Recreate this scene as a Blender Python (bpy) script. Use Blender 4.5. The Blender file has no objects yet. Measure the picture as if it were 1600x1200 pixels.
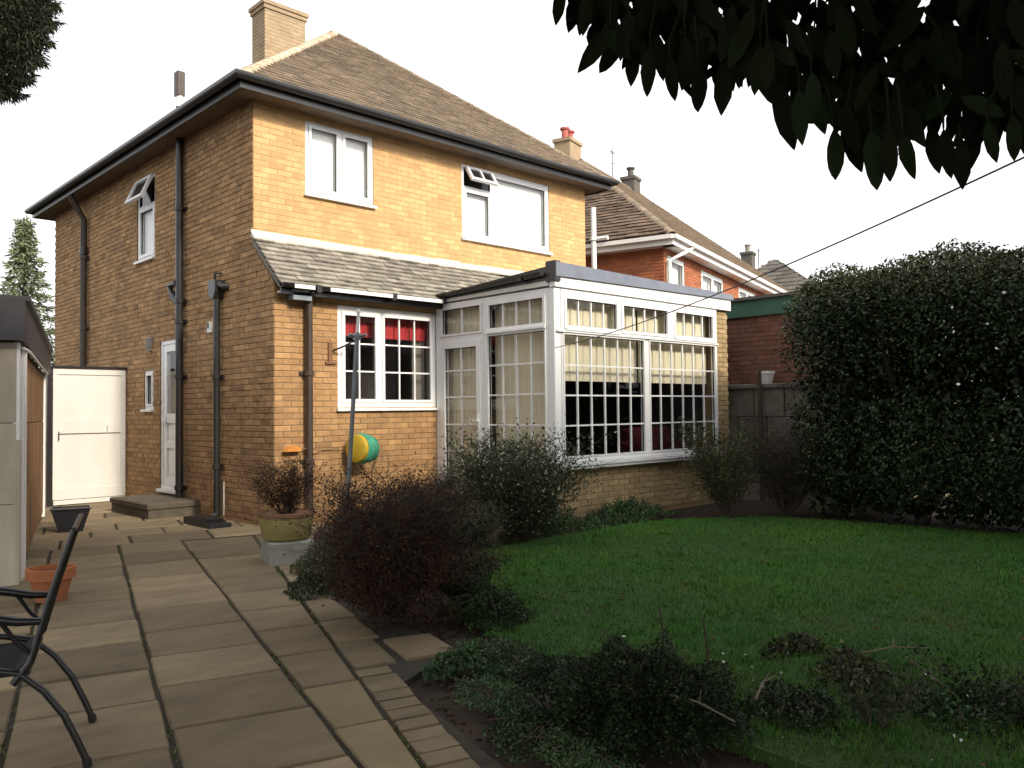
import bpy, math, random
import numpy as np
from mathutils import Matrix, Vector
random.seed(7)
RNG = np.random.default_rng(7)
SC = bpy.context.scene
COL = SC.collection

# ------------------------------------------------------------------ camera
CAM = Vector((-4.954, -9.294, 1.395))
RT = Vector((0.71856, -0.69536, -0.01202)); UP = Vector((-0.01416, -0.03191, 0.99939)); FW = Vector((0.69532, 0.71796, 0.03278))
cd = bpy.data.cameras.new('camera'); cam = bpy.data.objects.new('camera', cd); COL.objects.link(cam)
cam.matrix_world = Matrix(((RT.x, UP.x, -FW.x, CAM.x), (RT.y, UP.y, -FW.y, CAM.y), (RT.z, UP.z, -FW.z, CAM.z), (0, 0, 0, 1)))
cd.sensor_width = 36; cd.lens = 29.08; cd.clip_start = .05; cd.clip_end = 2000
SC.camera = cam
# ------------------------------------------------------------------ light
SUN_EL, SUN_AZ = math.radians(32), math.radians(180.5)      # azimuth from +Y, clockwise: behind the camera
w = bpy.data.worlds.new('World'); SC.world = w; w.use_nodes = True
nt = w.node_tree; nt.nodes.clear()
sky = nt.nodes.new('ShaderNodeTexSky'); sky.sky_type = 'NISHITA'; sky.sun_disc = False
sky.sun_elevation = SUN_EL; sky.sun_rotation = SUN_AZ; sky.dust_density = 4; sky.air_density = 1.0; sky.ozone_density = .6
hs = nt.nodes.new('ShaderNodeHueSaturation'); hs.inputs['Saturation'].default_value = .10; hs.inputs['Value'].default_value = 1.0
cl = nt.nodes.new('ShaderNodeMixRGB'); cl.blend_type = 'ADD'; cl.inputs[0].default_value = 1; cl.inputs[2].default_value = (6.0, 6.1, 6.2, 1)   # bright even cloud layer
bg = nt.nodes.new('ShaderNodeBackground'); bg.inputs[1].default_value = .15
wo = nt.nodes.new('ShaderNodeOutputWorld')
nt.links.new(sky.outputs[0], hs.inputs['Color']); nt.links.new(hs.outputs[0], cl.inputs[1]); nt.links.new(cl.outputs[0], bg.inputs[0]); nt.links.new(bg.outputs[0], wo.inputs[0])
sl = bpy.data.lights.new('sun', 'SUN'); sl.energy = 4.2; sl.angle = math.radians(7); sl.color = (1, .88, .71)
so = bpy.data.objects.new('sun', sl); COL.objects.link(so)
sd = Vector((math.sin(SUN_AZ) * math.cos(SUN_EL), math.cos(SUN_AZ) * math.cos(SUN_EL), math.sin(SUN_EL)))
so.rotation_euler = sd.to_track_quat('Z', 'Y').to_euler(); so.location = (0, -20, 20)
SC.view_settings.view_transform = 'Standard'; SC.view_settings.look = 'None'
SC.cycles.max_bounces = 6; SC.cycles.diffuse_bounces = 3; SC.cycles.glossy_bounces = 3; SC.cycles.transparent_max_bounces = 12
SC.view_settings.exposure = 0.0; SC.view_settings.gamma = 1

# ------------------------------------------------------------------ helpers
def proj(P):
    """pixel (1600x1200) and depth of a world point: used to choose which pieces show largest"""
    v = Vector(P) - CAM; z = v.dot(FW)
    if z < .05: return -9999, -9999, z
    return 800 + 1292.4 * v.dot(RT) / z, 600 - 1292.4 * v.dot(UP) / z, z
def proj_np(P):
    v = P - np.array(CAM); z = v @ np.array(FW); zz = np.where(z < .05, .05, z)
    return 800 + 1292.4 * (v @ np.array(RT)) / zz, 600 - 1292.4 * (v @ np.array(UP)) / zz, z

MATS = {}
def mk(name, c0, c1=None, scale=6, rough=.8, bump=0, bscale=None, tone=.5, spec=.3, metal=0, detail=5, c2=None, stain=0, stain_c=(.05, .05, .04), stretch=None, trans=0, streak=None, ss=.9):
    """procedural material: two colours mixed by noise, lightened or darkened piece by piece by the 'tone' attribute"""
    m = bpy.data.materials.new(name); m.use_nodes = True; n = m.node_tree; b = n.nodes['Principled BSDF']; L = n.links.new
    c1 = c1 or tuple(x * .8 for x in c0)
    geo = n.nodes.new('ShaderNodeNewGeometry'); vec = geo.outputs['Position']
    if stretch:
        mp = n.nodes.new('ShaderNodeMapping'); mp.inputs['Scale'].default_value = stretch; L(vec, mp.inputs[0]); vec = mp.outputs[0]
    nz = n.nodes.new('ShaderNodeTexNoise'); nz.inputs['Scale'].default_value = scale; nz.inputs['Detail'].default_value = detail; nz.inputs['Roughness'].default_value = .65; L(vec, nz.inputs['Vector'])
    rp = n.nodes.new('ShaderNodeValToRGB'); rp.color_ramp.elements[0].position = .34; rp.color_ramp.elements[1].position = .66
    rp.color_ramp.elements[0].color = (*c0, 1); rp.color_ramp.elements[1].color = (*c1, 1)
    if c2: e = rp.color_ramp.elements.new(.5); e.color = (*c2, 1)
    L(nz.outputs[0], rp.inputs[0]); out = rp.outputs[0]
    if tone:
        at = n.nodes.new('ShaderNodeAttribute'); at.attribute_name = 'tone'
        mr = n.nodes.new('ShaderNodeMapRange'); mr.inputs[3].default_value = 1 - tone; mr.inputs[4].default_value = 1 + tone; L(at.outputs['Fac'], mr.inputs[0])
        h = n.nodes.new('ShaderNodeHueSaturation'); L(mr.outputs[0], h.inputs['Value']); L(out, h.inputs['Color']); out = h.outputs[0]
    if stain:
        n2 = n.nodes.new('ShaderNodeTexNoise'); n2.inputs['Scale'].default_value = ss; n2.inputs['Detail'].default_value = 7; n2.inputs['Roughness'].default_value = .7; 
        if streak: m2 = n.nodes.new('ShaderNodeMapping'); m2.inputs['Scale'].default_value = streak; L(geo.outputs['Position'], m2.inputs[0]); L(m2.outputs[0], n2.inputs['Vector'])
        else: L(geo.outputs['Position'], n2.inputs['Vector'])
        r2 = n.nodes.new('ShaderNodeValToRGB'); r2.color_ramp.elements[0].position = .48; r2.color_ramp.elements[1].position = .72; L(n2.outputs[0], r2.inputs[0])
        mu = n.nodes.new('ShaderNodeMath'); mu.operation = 'MULTIPLY'; mu.inputs[1].default_value = stain; L(r2.outputs[0], mu.inputs[0])
        mx = n.nodes.new('ShaderNodeMixRGB'); mx.inputs[2].default_value = (*stain_c, 1); L(mu.outputs[0], mx.inputs[0]); L(out, mx.inputs[1]); out = mx.outputs[0]
    L(out, b.inputs['Base Color'])
    b.inputs['Roughness'].default_value = rough; b.inputs['Specular IOR Level'].default_value = spec; b.inputs['Metallic'].default_value = metal
    if bump:
        n3 = n.nodes.new('ShaderNodeTexNoise'); n3.inputs['Scale'].default_value = bscale or scale * 8; n3.inputs['Detail'].default_value = 6; L(vec, n3.inputs['Vector'])
        bp = n.nodes.new('ShaderNodeBump'); bp.inputs['Strength'].default_value = bump; bp.inputs['Distance'].default_value = .01; L(n3.outputs[0], bp.inputs['Height']); L(bp.outputs[0], b.inputs['Normal'])
    if trans:
        b.inputs['Transmission Weight'].default_value = 0
        tr = n.nodes.new('ShaderNodeBsdfTranslucent'); L(out, tr.inputs[0]); ms = n.nodes.new('ShaderNodeMixShader'); ms.inputs[0].default_value = trans
        o = n.nodes['Material Output']; L(b.outputs[0], ms.inputs[1]); L(tr.outputs[0], ms.inputs[2]); L(ms.outputs[0], o.inputs[0])
    MATS[name] = m; return m
def mk_glass(name, tint=(.98, .985, .98), gain=1.0):
    m = bpy.data.materials.new(name); m.use_nodes = True; n = m.node_tree; n.nodes.clear(); L = n.links.new
    o = n.nodes.new('ShaderNodeOutputMaterial'); t = n.nodes.new('ShaderNodeBsdfTransparent'); t.inputs[0].default_value = (*tint, 1)
    g = n.nodes.new('ShaderNodeBsdfGlossy'); g.inputs['Roughness'].default_value = .02
    geo = n.nodes.new('ShaderNodeNewGeometry'); nz = n.nodes.new('ShaderNodeTexNoise'); nz.inputs['Scale'].default_value = 1.7; L(geo.outputs['Position'], nz.inputs['Vector'])
    bp = n.nodes.new('ShaderNodeBump'); bp.inputs['Strength'].default_value = .12; bp.inputs['Distance'].default_value = .02; L(nz.outputs[0], bp.inputs['Height']); L(bp.outputs[0], g.inputs['Normal'])
    f = n.nodes.new('ShaderNodeFresnel'); f.inputs[0].default_value = 1.5
    ib = n.nodes.new('ShaderNodeMath'); ib.operation = 'SUBTRACT'; ib.inputs[0].default_value = 1; L(geo.outputs['Backfacing'], ib.inputs[1])   # only the outer face reflects
    fm = n.nodes.new('ShaderNodeMath'); fm.operation = 'MULTIPLY'; L(f.outputs[0], fm.inputs[0]); L(ib.outputs[0], fm.inputs[1])
    mx = n.nodes.new('ShaderNodeMixShader'); L(fm.outputs[0], mx.inputs[0]); L(t.outputs[0], mx.inputs[1]); L(g.outputs[0], mx.inputs[2]); L(mx.outputs[0], o.inputs[0])
    MATS[name] = m; return m

class MB:
    """collects shapes; build() links them as one mesh object"""
    def __init__(s, O=(0, 0, 0), U=(1, 0, 0), N=(0, 1, 0)):
        s.v = []; s.f = []; s.t = []; s.frame(O, U, N); s.tone = .5
    def frame(s, O, U, N):
        s.O = Vector(O); s.U = Vector(U); s.N = Vector(N); s.Z = Vector((0, 0, 1)); s.flip = s.U.cross(s.N).z < 0; return s
    def P(s, u, n, z): return s.O + s.U * u + s.N * n + s.Z * z
    def add(s, vs, fs, raw=False):
        k = len(s.v); s.v += [tuple(p) if raw else tuple(s.P(*p)) for p in vs]
        for f in fs:
            f = [i + k for i in f]; s.f.append(f[::-1] if (s.flip and not raw) else f); s.t.append(s.tone)
        return s
    def box(s, u0, u1, n0, n1, z0, z1):
        return s.add([(u0, n0, z0), (u1, n0, z0), (u1, n1, z0), (u0, n1, z0), (u0, n0, z1), (u1, n0, z1), (u1, n1, z1), (u0, n1, z1)],
                     [(0, 3, 2, 1), (4, 5, 6, 7), (0, 1, 5, 4), (1, 2, 6, 5), (2, 3, 7, 6), (3, 0, 4, 7)])
    def bbox(s, u0, u1, n0, n1, z0, z1, c=.01):
        """box with chamfered vertical edges and top"""
        r = lambda d, z: [(u0 + d, n0, z), (u1 - d, n0, z), (u1, n0 + d, z), (u1, n1 - d, z), (u1 - d, n1, z), (u0 + d, n1, z), (u0, n1 - d, z), (u0, n0 + d, z)]
        vs = r(c, z0) + r(c, z1 - c) + [(min(max(p[0], u0 + c), u1 - c), min(max(p[1], n0 + c), n1 - c), z1) for p in r(c * 1.6, z1)]
        fs = [tuple(range(7, -1, -1)), tuple(range(16, 24))]
        for k in (0, 8):
            for i in range(8): j = (i + 1) % 8; fs.append((k + i, k + j, k + 8 + j, k + 8 + i))
        return s.add(vs, fs)
    def prism(s, poly, n0, n1):
        """polygon in (u,z), extruded along n"""
        k = len(poly); vs = [(p[0], n0, p[1]) for p in poly] + [(p[0], n1, p[1]) for p in poly]
        return s.add(vs, [tuple(range(k)), tuple(range(2 * k - 1, k - 1, -1))] + [(i, k + i, k + (i + 1) % k, (i + 1) % k) for i in range(k)])
    def slab(s, poly, z0, z1):
        """polygon in (u,n), extruded up"""
        k = len(poly); vs = [(p[0], p[1], z0) for p in poly] + [(p[0], p[1], z1) for p in poly]
        return s.add(vs, [tuple(range(k - 1, -1, -1)), tuple(range(k, 2 * k))] + [(i, (i + 1) % k, k + (i + 1) % k, k + i) for i in range(k)])
    def tube(s, pts, r, n=8, cap=True):
        pts = [Vector(p) for p in pts]; m = len(pts); rs = r if hasattr(r, '__len__') else [r] * m; vs = []; fs = []
        for i, p in enumerate(pts):
            d = (pts[min(i + 1, m - 1)] - pts[max(i - 1, 0)]).normalized(); a = d.orthogonal().normalized() if i == 0 else (a - d * a.dot(d)).normalized(); b = d.cross(a)
            vs += [p + (a * math.cos(2 * math.pi * j / n) + b * math.sin(2 * math.pi * j / n)) * rs[i] for j in range(n)]
        for i in range(m - 1):
            for j in range(n): fs.append((i * n + j, i * n + (j + 1) % n, (i + 1) * n + (j + 1) % n, (i + 1) * n + j))
        if cap: fs += [tuple(range(n - 1, -1, -1)), tuple(range((m - 1) * n, m * n))]
        return s.add([tuple(p) for p in vs], fs)
    def lathe(s, prof, c=(0, 0, 0), n=28, axis=None):
        """profile (r,h) turned about an upright axis at c (or about the given axis)"""
        ax = Vector(axis or (0, 0, 1)).normalized(); a = ax.orthogonal().normalized(); b = ax.cross(a); c = Vector(c); vs = []; fs = []
        for r, h in prof: vs += [c + ax * h + (a * math.cos(2 * math.pi * j / n) + b * math.sin(2 * math.pi * j / n)) * r for j in range(n)]
        for i in range(len(prof) - 1):
            for j in range(n): fs.append((i * n + j, i * n + (j + 1) % n, (i + 1) * n + (j + 1) % n, (i + 1) * n + j))
        fs += [tuple(range(n - 1, -1, -1)), tuple(range((len(prof) - 1) * n, len(prof) * n))]
        return s.add([tuple(p) for p in vs], fs)
    def build(s, name, mat, parent=None, smooth=False, kind=None, label=None):
        me = bpy.data.meshes.new(name); me.from_pydata(s.v, [], s.f)
        a = me.attributes.new('tone', 'FLOAT', 'FACE'); a.data.foreach_set('value', np.array(s.t, dtype=np.float32))
        if smooth: me.polygons.foreach_set('use_smooth', np.ones(len(s.f), dtype=bool)); me.set_sharp_from_angle(angle=math.radians(45))
        return link(name, me, mat, parent, kind, label)
def link(name, me, mat, parent=None, kind=None, label=None):
    if mat and not me.materials: me.materials.append(MATS[mat] if isinstance(mat, str) else mat)
    o = bpy.data.objects.new(name, me); COL.objects.link(o); adopt(o, parent)
    if kind: o['kind'] = kind
    if label: o['label'] = label
    return o
def adopt(o, parent):
    """shapes are given where they stand; a thing's Empty at its base takes them over without moving them"""
    if parent is not None:
        o.parent = parent
        if parent.type == 'EMPTY': o.matrix_parent_inverse = Matrix.Translation(-parent.location)
def tag(o, label, cat, group=None):
    o['label'] = label; o['category'] = cat
    if group: o['group'] = group
    return o
def thing(name, label, cat, loc, group=None):
    o = bpy.data.objects.new(name, None); COL.objects.link(o); o.location = loc; o.empty_display_size = .2
    return tag(o, label, cat, group)

def grid_rects(w0, w1, z0, z1, holes):
    us = sorted({w0, w1, *[min(max(h[i], w0), w1) for h in holes for i in (0, 1)]}); zs = sorted({z0, z1, *[min(max(h[i], z0), z1) for h in holes for i in (2, 3)]})
    for a, b in zip(us, us[1:]):
        for c, d in zip(zs, zs[1:]):
            m, k = (a + b) / 2, (c + d) / 2
            if not any(h[0] < m < h[1] and h[2] < k < h[3] for h in holes): yield a, b, c, d
def wall_mesh(name, parent, O, U, N, w0, w1, z0, z1, holes, mat, th=.24):
    m = MB(O, U, N)
    for a, b, c, d in grid_rects(w0, w1, z0, z1, holes):
        m.add([(a, 0, c), (b, 0, c), (b, 0, d), (a, 0, d)], [(0, 1, 2, 3)][::-1] if 0 else [(3, 2, 1, 0)])
        m.add([(a, -th, c), (b, -th, c), (b, -th, d), (a, -th, d)], [(0, 1, 2, 3)])
    for a, b, c, d in [*holes, (w0, w1, z0, z1)]:
        q = [(a, c), (b, c), (b, d), (a, d)]
        for i in range(4):
            (u, z), (u2, z2) = q[i], q[(i + 1) % 4]; m.add([(u, 0, z), (u2, 0, z2), (u2, -th, z2), (u, -th, z)], [(0, 1, 2, 3)])
    return m.build(name, mat, parent)

# ---- pieces: bricks, tiles, slabs; the 300 that show largest become objects, the rest one mesh
def piece_mesh(d, style):
    lx, ly, lz = [x / 2 for x in d]
    if style == 'brick':
        b = .004
        v = [(-lx, -ly, -lz), (lx, -ly, -lz), (lx, -ly, lz), (-lx, -ly, lz), (-lx, ly - b, -lz), (lx, ly - b, -lz), (lx, ly - b, lz), (-lx, ly - b, lz),
             (-lx + b, ly, -lz + b), (lx - b, ly, -lz + b), (lx - b, ly, lz - b), (-lx + b, ly, lz - b)]
        f = [(8, 11, 10, 9)]
        for i in range(4):
            j = (i + 1) % 4; f += [(i, 4 + i, 4 + j, j), (4 + i, 8 + i, 8 + j, 4 + j)]
        return v, f
    v = [(-lx, -ly, -lz), (lx, -ly, -lz), (lx, ly, -lz), (-lx, ly, -lz), (-lx, -ly, lz), (lx, -ly, lz), (lx, ly, lz), (-lx, ly, lz)]
    return v, [(0, 3, 2, 1), (4, 5, 6, 7), (0, 1, 5, 4), (1, 2, 6, 5), (2, 3, 7, 6), (3, 0, 4, 7)]
CACHE = {}
def emit(pieces, name, stuff, nind=300):
    """pieces: (matrix, dims, tone, material, style, parent)"""
    def score(p):
        M, d, _, _, st, _ = p; c = M.translation; x, y, z = proj(c)
        if z < .1 or not (-10 < x < 1610 and -10 < y < 1210): return 0
        nv = M.col[1].xyz if st == 'brick' else M.col[2].xyz
        return max(0, nv.dot((CAM - c).normalized())) * d[0] * (d[2] if st == 'brick' else d[1]) / z / z
    ps = sorted(pieces, key=score, reverse=True); ind = [p for p in ps[:nind] if score(p) > 0]; rest = ps[len(ind):]
    for M, d, t, mat, st, par in ind:
        t = round(t * 9) / 9; key = (tuple(round(x, 2) for x in d), t, mat, st)
        if key not in CACHE:
            v, f = piece_mesh(d, st); me = bpy.data.meshes.new(name); me.from_pydata(v, [], f)
            a = me.attributes.new('tone', 'FLOAT', 'FACE'); a.data.foreach_set('value', np.full(len(f), t, dtype=np.float32)); CACHE[key] = me
        o = link(name, CACHE[key], mat, par); o.matrix_basis = M
    groups = {}
    for p in rest: groups.setdefault((p[3], p[5].name), []).append(p)
    for (mat, pn), lst in groups.items():
        m = MB()
        for M, d, t, _, st, par in lst:
            v, f = piece_mesh(d, st); m.tone = t; m.add([M @ Vector(x) for x in v], f, raw=True)
        m.build(stuff, mat, lst[0][5], kind='stuff')
def basis(c, x, y, z): 
    c, x, y, z = Vector(c), Vector(x), Vector(y), Vector(z)
    return Matrix(((x.x, y.x, z.x, c.x), (x.y, y.y, z.y, c.y), (x.z, y.z, z.z, c.z), (0, 0, 0, 1)))
def bricks(out, parent, mat, O, U, N, w0, w1, z0, z1, holes=(), left=None, proud=.007, jit=.002, L=.215, H=.065, J=.010, tspread=.5):
    O, U, N = Vector(O), Vector(U), Vector(N); row = 0; z = z0
    if U.cross(N).z < 0: pass
    while z + H <= z1 + .03:
        zt = min(z + H, z1); a0 = w0 if left is None else max(w0, left(zt)); iv = [(a0, w1)]
        for h in holes:
            if h[2] < zt - .02 and h[3] > z + .02: iv = [q for a, b in iv for q in ((a, min(b, h[0])), (max(a, h[1]), b)) if q[1] - q[0] > .03]
        for a, b in iv:
            u = w0 + (-(L + J) / 2 if row % 2 else 0)
            while u < b:
                p, q = max(u, a), min(u + L, b)
                if q - p > .035:
                    t = min(1, max(0, random.gauss(.5, .22 * tspread * 2)));  c = O + U * ((p + q) / 2) + N * (proud / 2 - .006 + random.uniform(-jit, jit)) + Vector((0, 0, (z + zt) / 2))
                    xa = U if U.cross(N).z > 0 else -U
                    out.append((basis(c, xa, N, (0, 0, 1)), (q - p, proud + .014, zt - z), t, mat, 'brick', parent))
                u += L + J
        z += H + J; row += 1
def tiles(out, parent, mat, eL, eR, tL, tR, gauge=.1, width=.165, th=.013, jit=.004, stop=None):
    """courses of tiles on the sloping face eave-left, eave-right, top-left, top-right"""
    eL, eR, tL, tR = map(Vector, (eL, eR, tL, tR)); x = (eR - eL).normalized(); up = (tL - eL); up = up - x * up.dot(x); S = up.length; up.normalize(); n = x.cross(up)
    rows = int(S / gauge); ln = gauge * 1.45; tilt = math.atan2(th * 1.25, gauge)
    y = (up * math.cos(tilt) - n * math.sin(tilt)); zz = x.cross(y)
    for r in range(rows):
        t0 = r * gauge / S; t1 = min(1, (r + .8) * gauge / S); a = max((eL.lerp(tL, t0) - eL).dot(x), (eL.lerp(tL, t1) - eL).dot(x)); b = min((eR.lerp(tR, t0) - eL).dot(x), (eR.lerp(tR, t1) - eL).dot(x))
        if stop: b = min(b, stop)
        u = -width / 2 * (r % 2) - width
        while u < b:
            p, q = max(u, a), min(u + width - .004, b)
            if q - p > .03:
                c = eL + x * ((p + q) / 2) + up * (r * gauge + ln / 2 - .02) + n * (th * 1.2 + random.uniform(0, jit))
                k = random.uniform(-.02, .02)
                out.append((basis(c, (x + y * k).normalized(), (y - x * k).normalized(), zz), (q - p, ln, th), random.random(), mat, 'tile', parent))
            u += width

def leaf_cloud(name, P, D, size, mat, parent=None, aspect=.42, kind=None, fold=.25, tone=None, label=None):
    """one folded two-triangle leaf at every point P, pointing along D"""
    P = np.asarray(P, float); D = np.asarray(D, float); n = len(P); size = np.broadcast_to(size, (n,)).reshape(n, 1)
    D = D / (np.linalg.norm(D, axis=1, keepdims=True) + 1e-9); R = RNG.normal(size=(n, 3)); A = np.cross(D, R); A /= np.linalg.norm(A, axis=1, keepdims=True) + 1e-9; B = np.cross(D, A)
    V = np.empty((n, 4, 3)); V[:, 0] = P; V[:, 2] = P + D * size; mid = P + D * size * .48 + B * size * fold * .4
    V[:, 1] = mid + A * size * aspect / 2; V[:, 3] = mid - A * size * aspect / 2
    idx = np.arange(n)[:, None] * 4; F = np.concatenate([idx + [0, 1, 2], idx + [0, 2, 3]], 1).reshape(-1)
    return tri_mesh(name, V.reshape(-1, 3), F, np.repeat(RNG.random(n) if tone is None else tone, 2), mat, parent, kind, label)
def tri_mesh(name, V, F, tone, mat, parent=None, kind=None, label=None):
    me = bpy.data.meshes.new(name); nt_ = len(F) // 3
    me.vertices.add(len(V)); me.vertices.foreach_set('co', V.astype(np.float32).reshape(-1)); me.loops.add(len(F)); me.loops.foreach_set('vertex_index', F.astype(np.int32))
    me.polygons.add(nt_); me.polygons.foreach_set('loop_start', np.arange(nt_, dtype=np.int32) * 3)
    me.update(calc_edges=True); a = me.attributes.new('tone', 'FLOAT', 'FACE'); a.data.foreach_set('value', np.asarray(tone, dtype=np.float32))
    return link(name, me, mat, parent, kind, label)
def unit(n): v = RNG.normal(size=(n, 3)); return v / np.linalg.norm(v, axis=1, keepdims=True)
def lumpy(P, amp, freq, seed=0):
    """cheap smooth noise for uneven outlines"""
    r = np.random.default_rng(seed); s = np.zeros(len(P))
    for k in range(5): s += np.sin(P @ (r.normal(size=3) * freq * (1 + k * .6)) + r.uniform(0, 6)) / (1 + k * .5)
    return s * amp / 2
def twigs(m, base, n, h, spread, r=.006, seg=4, seed=1, droop=0, fork=2):
    """stems fanning out of one base; returns points along their upper halves with directions"""
    rr = random.Random(seed); pts = []; base = Vector(base)
    for i in range(n):
        a = rr.uniform(0, 2 * math.pi); k = spread * math.sqrt(rr.random()); hh = h * rr.uniform(.65, 1.05); p = base + Vector((math.cos(a), math.sin(a), 0)) * .06 * rr.random(); path = [p.copy()]
        for s in range(1, seg + 1):
            t = s / seg; q = base + Vector((math.cos(a) * k * t ** .8, math.sin(a) * k * t ** .8, hh * (t - droop * t * t))) + Vector((rr.gauss(0, .03), rr.gauss(0, .03), rr.gauss(0, .02))) * h
            path.append(q)
        m.tone = rr.random(); m.tube(path, [r * (1 - .75 * j / seg) for j in range(seg + 1)], 5, cap=False)
        for s in range(1, seg): 
            pts.append((path[s], path[s + 1]))
            for _ in range(fork):
                q = path[s].lerp(path[s + 1], rr.random()); e = q + Vector((rr.gauss(0, .16), rr.gauss(0, .16), rr.uniform(.02, .2))) * h; m.tube([q, q.lerp(e, .5) + Vector((0, 0, .01)), e], [r * .45, r * .35, r * .15], 4, cap=False); pts.append((q, e))
    return pts
def leaves_on(pts, n, jit, up=.3):
    i = RNG.integers(0, len(pts), n); a = np.array([pts[k][0] for k in i]); b = np.array([pts[k][1] for k in i]); t = RNG.random((n, 1)); P = a + (b - a) * t + RNG.normal(size=(n, 3)) * jit
    return P, unit(n) + [0, 0, up] + (b - a) / (np.linalg.norm(b - a, axis=1, keepdims=True) + 1e-6) * .5

# ------------------------------------------------------------------ materials
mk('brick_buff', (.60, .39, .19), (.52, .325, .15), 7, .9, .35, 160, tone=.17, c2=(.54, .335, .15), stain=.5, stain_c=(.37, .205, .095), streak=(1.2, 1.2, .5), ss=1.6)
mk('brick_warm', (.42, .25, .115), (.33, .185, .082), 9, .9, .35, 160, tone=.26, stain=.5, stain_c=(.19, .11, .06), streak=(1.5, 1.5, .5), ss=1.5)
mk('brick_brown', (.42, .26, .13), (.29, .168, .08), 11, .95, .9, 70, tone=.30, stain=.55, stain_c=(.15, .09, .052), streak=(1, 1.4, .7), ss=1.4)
mk('brick_red', (.40, .135, .065), (.30, .10, .05), 9, .9, .3, 120, tone=.22)
mk('brick_maroon', (.20, .085, .06), (.135, .06, .045), 9, .9, .3, 120, tone=.3)
mk('brick_tan', (.40, .30, .16), (.30, .21, .11), 9, .9, .4, 120, tone=.2, stain=.4, stain_c=(.15, .12, .07))
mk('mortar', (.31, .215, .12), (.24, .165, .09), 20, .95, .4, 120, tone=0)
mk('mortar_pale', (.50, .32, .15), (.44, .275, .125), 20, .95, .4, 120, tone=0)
mk('mortar_dark', (.19, .135, .09), (.14, .10, .07), 20, .95, .4, 120, tone=0)
mk('render_beige', (.36, .27, .17), (.29, .21, .13), 4, .9, .3, 60, tone=.15, stain=.4, stain_c=(.20, .155, .105))
mk('tile_brown', (.235, .180, .130), (.175, .135, .098), 3, .95, .4, 60, tone=.2, stain=.5, stain_c=(.115, .10, .07))
mk('tile_grey', (.27, .245, .205), (.17, .15, .125), 9, .95, .6, 70, tone=.35, stain=.55, stain_c=(.33, .32, .24))
mk('tile_dark', (.15, .105, .075), (.10, .07, .05), 6, .95, .4, 60, tone=.35)
mk('tile_slate', (.115, .105, .09), (.085, .078, .068), 3, .9, .3, 40, tone=.2)
mk('ridge_mortar', (.52, .42, .29), (.38, .29, .20), 9, .95, .6, 40, tone=.25)
mk('flashing', (.62, .58, .51), (.50, .46, .39), 5, .7, .3, 20, tone=.1, stain=.4, stain_c=(.35, .32, .27))
mk('black_plastic', (.014, .013, .014), (.022, .020, .020), 4, .32, .1, 30, tone=.1, spec=.5, stain=.25, stain_c=(.05, .045, .04))
mk('brown_plastic', (.06, .043, .033), (.045, .033, .026), 4, .45, .1, 30, tone=.1, spec=.4, stain=.3, stain_c=(.09, .07, .055))
mk('soffit', (.16, .115, .08), (.125, .09, .062), 3, .7, .1, 20, tone=.1)
mk('upvc', (.80, .80, .79), (.76, .76, .755), 2, .35, .03, 10, tone=.04, spec=.4, stain=.12, stain_c=(.52, .51, .47))
mk('white_paint', (.68, .66, .62), (.61, .595, .555), 3, .55, .15, 12, tone=.06, stain=.28, stain_c=(.5, .47, .41), stretch=(1, 1, .35))
mk('white_fascia', (.78, .76, .73), (.72, .70, .67), 3, .5, .05, 10, tone=.05, stain=.2, stain_c=(.55, .5, .44))
mk('felt_grey', (.20, .22, .27), (.16, .175, .22), 4, .6, .15, 60, tone=.1)
mk('gasket', (.01, .01, .01), (.012, .012, .012), 4, .6, 0, tone=0)
mk('blind_white', (.88, .87, .85), (.86, .85, .83), 2, .8, 0, tone=.02)
mk('blind_cream', (.70, .635, .48), (.66, .595, .445), 3, .85, .05, 60, tone=.06, stretch=(1, 1, .2))
mk('blind_red', (.42, .035, .04), (.34, .025, .03), 5, .8, .1, 60, tone=.2)
mk('curtain', (.30, .28, .25), (.22, .20, .18), 4, .9, .1, 30, tone=.2)
mk('interior', (.045, .038, .034), (.035, .03, .027), 2, .9, 0, tone=.1)  # near-black, so unlit rooms get their darkness from colour
mk('sofa_red', (.10, .008, .014), (.07, .006, .010), 5, .8, .1, 60, tone=.2)
mk('porcelain', (.7, .7, .7), (.62, .62, .63), 3, .25, 0, tone=.1, spec=.5)
mk('green_board', (.045, .125, .085), (.035, .10, .07), 3, .6, .1, 30, tone=.15, stain=.3, stain_c=(.09, .13, .10))
mk('concrete', (.17, .15, .125), (.11, .097, .08), 6, .95, .5, 40, tone=.2, stain=.6, stain_c=(.055, .055, .04))
mk('coping', (.12, .11, .095), (.075, .07, .06), 6, .95, .5, 40, tone=.2)
mk('stone_slab', (.225, .170, .098), (.150, .113, .068), 2.4, .75, .9, 9, tone=.34, stain=.5, stain_c=(.095, .074, .05), detail=9, spec=.35, stretch=(1.0, 2.2, 1.0))
mk('stone_yellow', (.23, .175, .09), (.16, .122, .068), 2.4, .8, .9, 9, tone=.15, stain=.45, stain_c=(.13, .11, .075), detail=9, spec=.35)
mk('joint', (.05, .042, .03), (.032, .028, .02), 12, .98, .6, 60, tone=0)
mk('soil', (.045, .030, .020), (.028, .019, .013), 7, .98, .9, 30, tone=0, stain=.3, stain_c=(.06, .055, .025))
mk('soil_crumb', (.060, .038, .024), (.032, .021, .014), 12, .98, .6, 60, tone=.4)
mk('turf', (.025, .05, .012), (.035, .07, .016), 4, .95, .7, 90, tone=0)
mk('grass', (.078, .148, .020), (.046, .148, .022), .9, .65, 0, tone=.45, spec=.15, c2=(.060, .150, .021))
mk('leaf_hedge', (.019, .034, .011), (.030, .047, .014), 1.5, .42, 0, tone=.65, spec=.28)
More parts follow.
